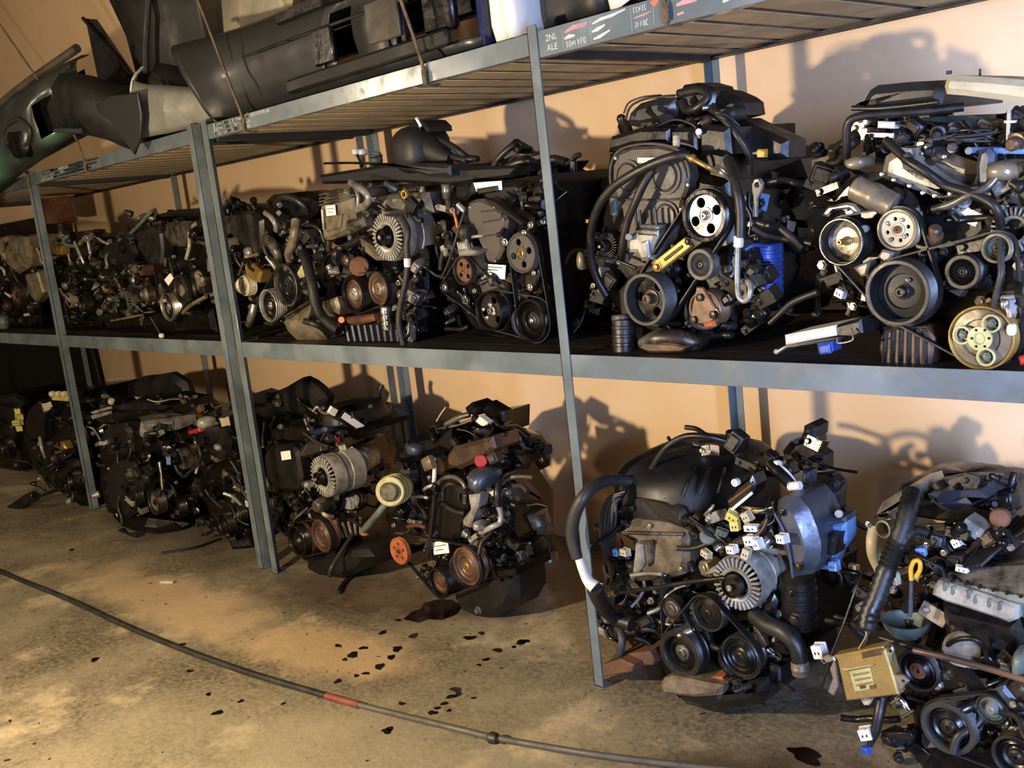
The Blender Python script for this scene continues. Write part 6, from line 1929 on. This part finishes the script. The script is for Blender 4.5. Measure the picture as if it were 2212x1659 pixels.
r = thing('car_bumper', 'silver-grey bumper corner with pale rim, above the doubled post', 'bumper', (-2.2, .1, ZS), 'car bumpers on the top shelf')
sweep('skin', 'bumper_silver', [(-1.84, .05, ZS), (-1.98, .03, ZS), (-2.12, .0, ZS), (-2.26, -.04, ZS), (-2.33, -.06, ZS)][::-1], [(-.02, 0), (0, .03), (.008, .1), (0, .16), (-.02, .21)], None, r, th=.006, zscale=lambda u: 1.15 - .55 * u)
add_obj('rim', M().tube([(-2.335, -.055, ZS), (-2.345, -.065, ZS + .08), (-2.345, -.06, ZS + .17), (-2.36, -.03, ZS + .25), (-2.42, .05, ZS + .31)], .007, 8, 4), 'bumper_white', r)
sweep('inner_skin', 'bumper_black', [(-1.86, .2, ZS + .02), (-2.05, .14, ZS + .06), (-2.25, .08, ZS + .12), (-2.4, .06, ZS + .16)][::-1], [(0, 0), (.0, .1), (-.05, .17)], None, r)

r = thing('car_bumper', 'black bumper with pointed tail hanging over the top beam, beside the doubled post', 'bumper', (-2.8, 0, ZS), 'car bumpers on the top shelf')
sweep('skin', 'bumper_black', [(-2.40, .15, ZS + .0), (-2.5, -.04, ZS - .01), (-2.7, -.09, ZS + .06), (-3.0, -.09, ZS + .12), (-3.4, -.05, ZS + .16)][::-1], [(-.04, -.02), (0, .02), (.015, .1), (.01, .2), (-.03, .26)], None, r, zscale=lambda u: 1.0)
add_obj('tail', M().prism([at(px, py, -.1) for px, py in ((190, 232), (240, 205), (296, 200), (304, 250), (302, 296), (288, 334), (262, 296), (238, 262))], (0, .012, 0), .005), 'bumper_black', r)
add_obj('chrome_strip', M().tube([(-3.1, -.115, ZS + .13), (-2.95, -.125, ZS + .11), (-2.8, -.12, ZS + .09)], .012, 8, 3), 'blue_steel', r)

r = thing('car_bumper', 'dull green bumper with fog lamp opening, hanging over the top beam at the left edge', 'bumper', (-3.8, -.1, ZS), 'car bumpers on the top shelf')
sweep('skin', 'bumper_green', [(-3.0, .0, ZS + .14), (-3.2, -.12, ZS + .08), (-3.6, -.19, ZS), (-4.0, -.2, ZS - .06), (-4.5, -.18, ZS - .12), (-5.0, -.1, ZS - .16)][::-1], PROF, None, r,
      skip=lambda u, j: .74 < u < .86 and 2 <= j <= 4)
sweep('inner_skin', 'bumper_black', [(-3.1, .08, ZS + .12), (-3.6, -.06, ZS + .02), (-4.2, -.08, ZS - .06)][::-1], [(0, 0), (0, .3)], None, r)
add_obj('lamp_frame', M().tube([(-3.35, -.165, ZS + .1), (-3.5, -.187, ZS + .07), (-3.58, -.2, ZS + .13), (-3.52, -.198, ZS + .2), (-3.36, -.18, ZS + .22), (-3.3, -.16, ZS + .16), (-3.35, -.165, ZS + .1)], .012, 8, 3), 'bumper_dark', r)
add_obj('fog_lamp', M().lathe((-3.44, -.165, ZS + .145), (.2, -1, .1), [(.11, -.03), (.11, .01), (.08, .02), (0, .024)], 22), 'black_gloss', r)
add_obj('upper_bar', M().tube([(-3.0, .02, ZS + .5), (-3.6, -.1, ZS + .38), (-4.3, -.14, ZS + .25), (-5.0, -.1, ZS + .16)], .022, 8, 3), 'grey_plastic', r)
add_obj('upper_bar', M().tube([(-3.0, -.02, ZS + .42), (-3.6, -.14, ZS + .31), (-4.3, -.17, ZS + .19), (-5.0, -.12, ZS + .1)], .014, 8, 3), 'bumper_dark', r)

r = thing('car_bumper', 'tall black bumper end standing upright behind the silver corner', 'bumper', (-2.5, .35, ZS), 'car bumpers on the top shelf')
sweep('skin', 'bumper_black', [(-2.35, .36, ZS + .02), (-2.5, .28, ZS + .02), (-2.75, .25, ZS + .02), (-3.0, .3, ZS + .02)][::-1], [(.06, 0), (.03, .15), (.0, .35), (.02, .55), (.08, .75)], None, r, th=.006)
add_obj('rib', M().tube([(-2.8, .24, ZS + .05), (-2.7, .2, ZS + .35), (-2.55, .2, ZS + .65)], .015, 8, 3), 'bumper_black', r)

r = thing('car_fender', 'narrow dark grey fender tip standing left of the black bumper end', 'fender', (-3.25, .35, ZS), 'body panels on the top shelf')
m = M().prism([(-3.45, .3, ZS + .15), (-3.5, .3, ZS + .75), (-3.38, .3, ZS + .72), (-3.05, .3, ZS + .38), (-3.0, .3, ZS + .1)], (0, .012, 0), .003)
add_obj('panel', m, 'bumper_dark', r)
add_obj('flange', M().tube([(-3.5, .29, ZS + .75), (-3.3, .28, ZS + .6), (-3.05, .28, ZS + .38)], .01, 8, 2), 'bumper_black', r)

r = thing('body_panel', 'large pale grey body panel leaning behind the dark bumper', 'panel', (-1.95, .5, ZS), 'body panels on the top shelf')
sweep('skin', 'bumper_pale', [(-2.75, .55, ZS), (-2.4, .5, ZS), (-2.0, .48, ZS), (-1.8, .5, ZS)], [(0, 0), (.02, .2), (.015, .45), (-.03, .8)], None, r, th=.006)
add_obj('white_edge', M().prism([(-1.83, .46, ZS + .12), (-1.72, .46, ZS + .2), (-1.7, .46, ZS + .5), (-1.85, .46, ZS + .8), (-1.92, .46, ZS + .6)], (0, .02, 0), .004), 'cream_plastic', r)

r = thing('car_bumper', 'dark bumper stacked behind the dark grey one', 'bumper', (-1.2, .4, ZS), 'car bumpers on the top shelf')
sweep('skin', 'bumper_dark', [(-1.7, .42, ZS + .25), (-1.4, .33, ZS + .24), (-.9, .3, ZS + .24), (-.45, .33, ZS + .24)], PROF, None, r)

for lab, mt, x0, x1, y0, h, cat_ in (('navy blue glossy bumper end standing beside the white one', 'navy', -.30, -.245, .10, .45, 'bumper'),
                               ('white bumper end standing upright left of the thin post', 'bumper_white', -.215, -.075, .06, .5, 'bumper'),
                               ('black bumper end standing behind the thin post top', 'bumper_black', -.06, .22, .10, .45, 'bumper')):
    r = thing('car_bumper', lab, cat_, ((x0 + x1) / 2, y0, ZS), 'car bumpers on the top shelf')
    sweep('skin', mt, [(x0 - .02, y0 + .5, ZS), (x0, y0 + .06, ZS), ((x0 + x1) / 2, y0, ZS), (x1, y0 + .03, ZS), (x1 + .04, y0 + .55, ZS)], [(-.01, 0), (0, .05), (.0, .3), (-.02, h)], None, r, th=.006)
    add_obj('edge', M().tube([(x0, y0 + .05, ZS), (x0, y0 + .05, ZS + .2), (x0 - .015, y0 + .06, ZS + h)], .008, 8, 2), mt, r)
r = thing('car_bumper', 'white curved bumper tip above the chalk table', 'bumper', (.4, .12, ZS), 'car bumpers on the top shelf')
sweep('skin', 'bumper_white', [(.22, .5, ZS), (.235, .12, ZS), (.30, .05, ZS), (.42, .05, ZS + .03), (.7, .06, ZS + .06)], [(0, 0), (.006, .04), (0, .07)], None, r, th=.006)
sweep('liner', 'bumper_black', [(.25, .5, ZS), (.27, .16, ZS), (.34, .09, ZS), (.8, .09, ZS)], [(0, 0), (.0, .3)], None, r)

def fl(px, py):
    d = ray(px, py)
    return CAM + d * (-CAM.z / d.z)


def flz(px, py, z):
    p = fl(px, py)
    return (p.x, p.y, z)


# ---------------------------------------------------------------- floor things
pts = [(-8.0, -.9, .011), (-5.5, -.84, .011), (-3.194, -.733, .011), (-2.43, -.687, .011), (-1.775, -.666, .011), (-1.142, -.614, .011), (-.62, -.535, .011)]
r = thing('air_hose', 'long black air hose crossing the concrete floor in front of the engines', 'hose', (-1.0, -.6, 0))
add_obj('hose', M().tube(pts, .0105, 10, 8), 'cable_black', r)
add_obj('red_joint', M().tube([(-.66, -.541, .011), (-.59, -.529, .011), (-.52, -.516, .011)], .0115, 10, 4), 'red_tape', r, 'faded red tape on the hose')
add_obj('hose', M().tube([(-.52, -.516, .011), (-.128, -.431, .011), (.0, -.4, .011), (.289, -.303, .011), (.6, -.17, .011), (.8, -.07, .011), (.99, .0, .011), (1.4, .03, .011)], .0095, 10, 8), 'cable_grey', r)
add_obj('knot', M().lathe((-.02, -.41, .011), (1, .3, 0), [(.006, -.02), (.016, -.012), (.018, 0), (.016, .012), (.006, .02)], 12), 'cable_black', r)

m = M().tube([(-1.39, .01, .01), (-1.44, .06, .009), (-1.49, .13, .009), (-1.53, .25, .012)], .008, 8, 4)
tag(add_obj('rubber_hose_end', m, 'rubber'), 'short black hose end on the floor below the pale alternator engine', 'hose')
m = M().tube([flz(350, 1197, .006), flz(420, 1186, .006), (flz(478, 1166, .006))], .006, 6, 4)
tag(add_obj('steel_rod', m, 'oily_iron'), 'thin dark rod lying on the floor left of the doubled post', 'rod')
m = M().box((-2.23, -.33, .006), (.07, .02, .012), Matrix.Rotation(.5, 3, 'Z'), .003)
tag(add_obj('paper_scrap', m, 'cream_plastic'), 'tiny pale scrap on the floor left of the doubled post foot', 'scrap')


def puddle(cx, cy, rx, ry, seed, m=None, z=.0012, n=22, rot=0.0):
    rnd = random.Random(seed)
    m = m or M()
    ph = [rnd.uniform(0, 6) for _ in range(3)]
    v = [(cx, cy, z)]
    for i in range(n):
        a = 2 * math.pi * i / n
        k = 1 + .22 * math.sin(2 * a + ph[0]) + .16 * math.sin(3 * a + ph[1]) + .1 * math.sin(5 * a + ph[2])
        x, y = rx * k * math.cos(a), ry * k * math.sin(a)
        v.append((cx + x * math.cos(rot) - y * math.sin(rot), cy + x * math.sin(rot) + y * math.cos(rot), z))
    return m.add(v, [(0, 1 + i, 1 + (i + 1) % n) for i in range(n)])


c = fl(925, 1322)
pud = M().add([flz(*p, .0012) for p in ((870, 1338), (890, 1322), (908, 1316), (916, 1303), (945, 1295), (975, 1296), (1000, 1310), (985, 1328), (955, 1340), (925, 1338), (905, 1346))], [tuple(range(11))])
tag(add_obj('oil_puddle', pud, 'oil'), 'dark oil puddle under the engine with the yellow filter', 'puddle')
c = fl(1740, 1632)
tag(add_obj('oil_puddle', puddle(c.x, c.y, .05, .03, 5), 'oil'), 'small brown oil stain near the bottom edge', 'puddle')
drips = M()
for i, (px, py, s_) in enumerate(((762, 1415, 12), (785, 1400, 8), (790, 1455, 7), (820, 1440, 11), (845, 1420, 9), (858, 1402, 11), (730, 1395, 7), (826, 1367, 8), (893, 1374, 10), (860, 1340, 6), (770, 1460, 6), (745, 1425, 6), (730, 1472, 8),
                                  (1015, 1378, 11), (1040, 1368, 7), (1075, 1405, 9), (1050, 1425, 7), (1035, 1437, 5), (1125, 1388, 10), (1135, 1385, 8), (1110, 1398, 5), (985, 1490, 11), (975, 1505, 9), (990, 1500, 8), (960, 1520, 7), (935, 1540, 9), (945, 1530, 6), (1023, 1508, 5), (970, 1535, 5), (868, 1520, 7),
                                  (835, 1580, 10), (842, 1575, 8), (470, 1540, 10), (450, 1500, 6), (205, 1425, 9), (155, 1188, 6), (395, 1392, 6), (410, 1450, 6), (612, 1520, 5), (520, 1515, 6))):
    c = fl(px, py)
    a = s_ * mpp(c)
    puddle(c.x, c.y, a * 1.2, a * 1.1, 30 + i, drips, .0011, 10)
o = tag(add_obj('oil_drips', drips, 'oil'), 'scattered dark oil drips trailing across the concrete floor', 'oil drips')
o['kind'] = 'stuff'

# dark sheet and box at the far left end
m = M().box((-7.4, .9, .5), (3.3, .02, .94), Matrix.Rotation(.06, 3, 'X'), .004)
tag(add_obj('black_sheet', m, 'bumper_black'), 'black sheet leaning on the back wall at the far left under the shelf', 'sheet')
m = M().box((-7.6, .88, 1.42), (3.4, .02, .74), Matrix.Rotation(.04, 3, 'X'), .004)
tag(add_obj('brown_sheet', m, 'deck_wood'), 'dark brown sheet leaning on the back wall at the far left on the shelf', 'sheet')
c = at(122, 455, .55)
r = thing('cardboard_box', 'small red box on the engines behind the leftmost post', 'box', (c.x, c.y, c.z - .1))
add_obj('body', M().box(c, (.16, .2, .17), None, .004), 'rust', r)
add_obj('flap', M().box(c + Vector((0, 0, .09)), (.17, .21, .012), None, .003), 'rust_orange', r)
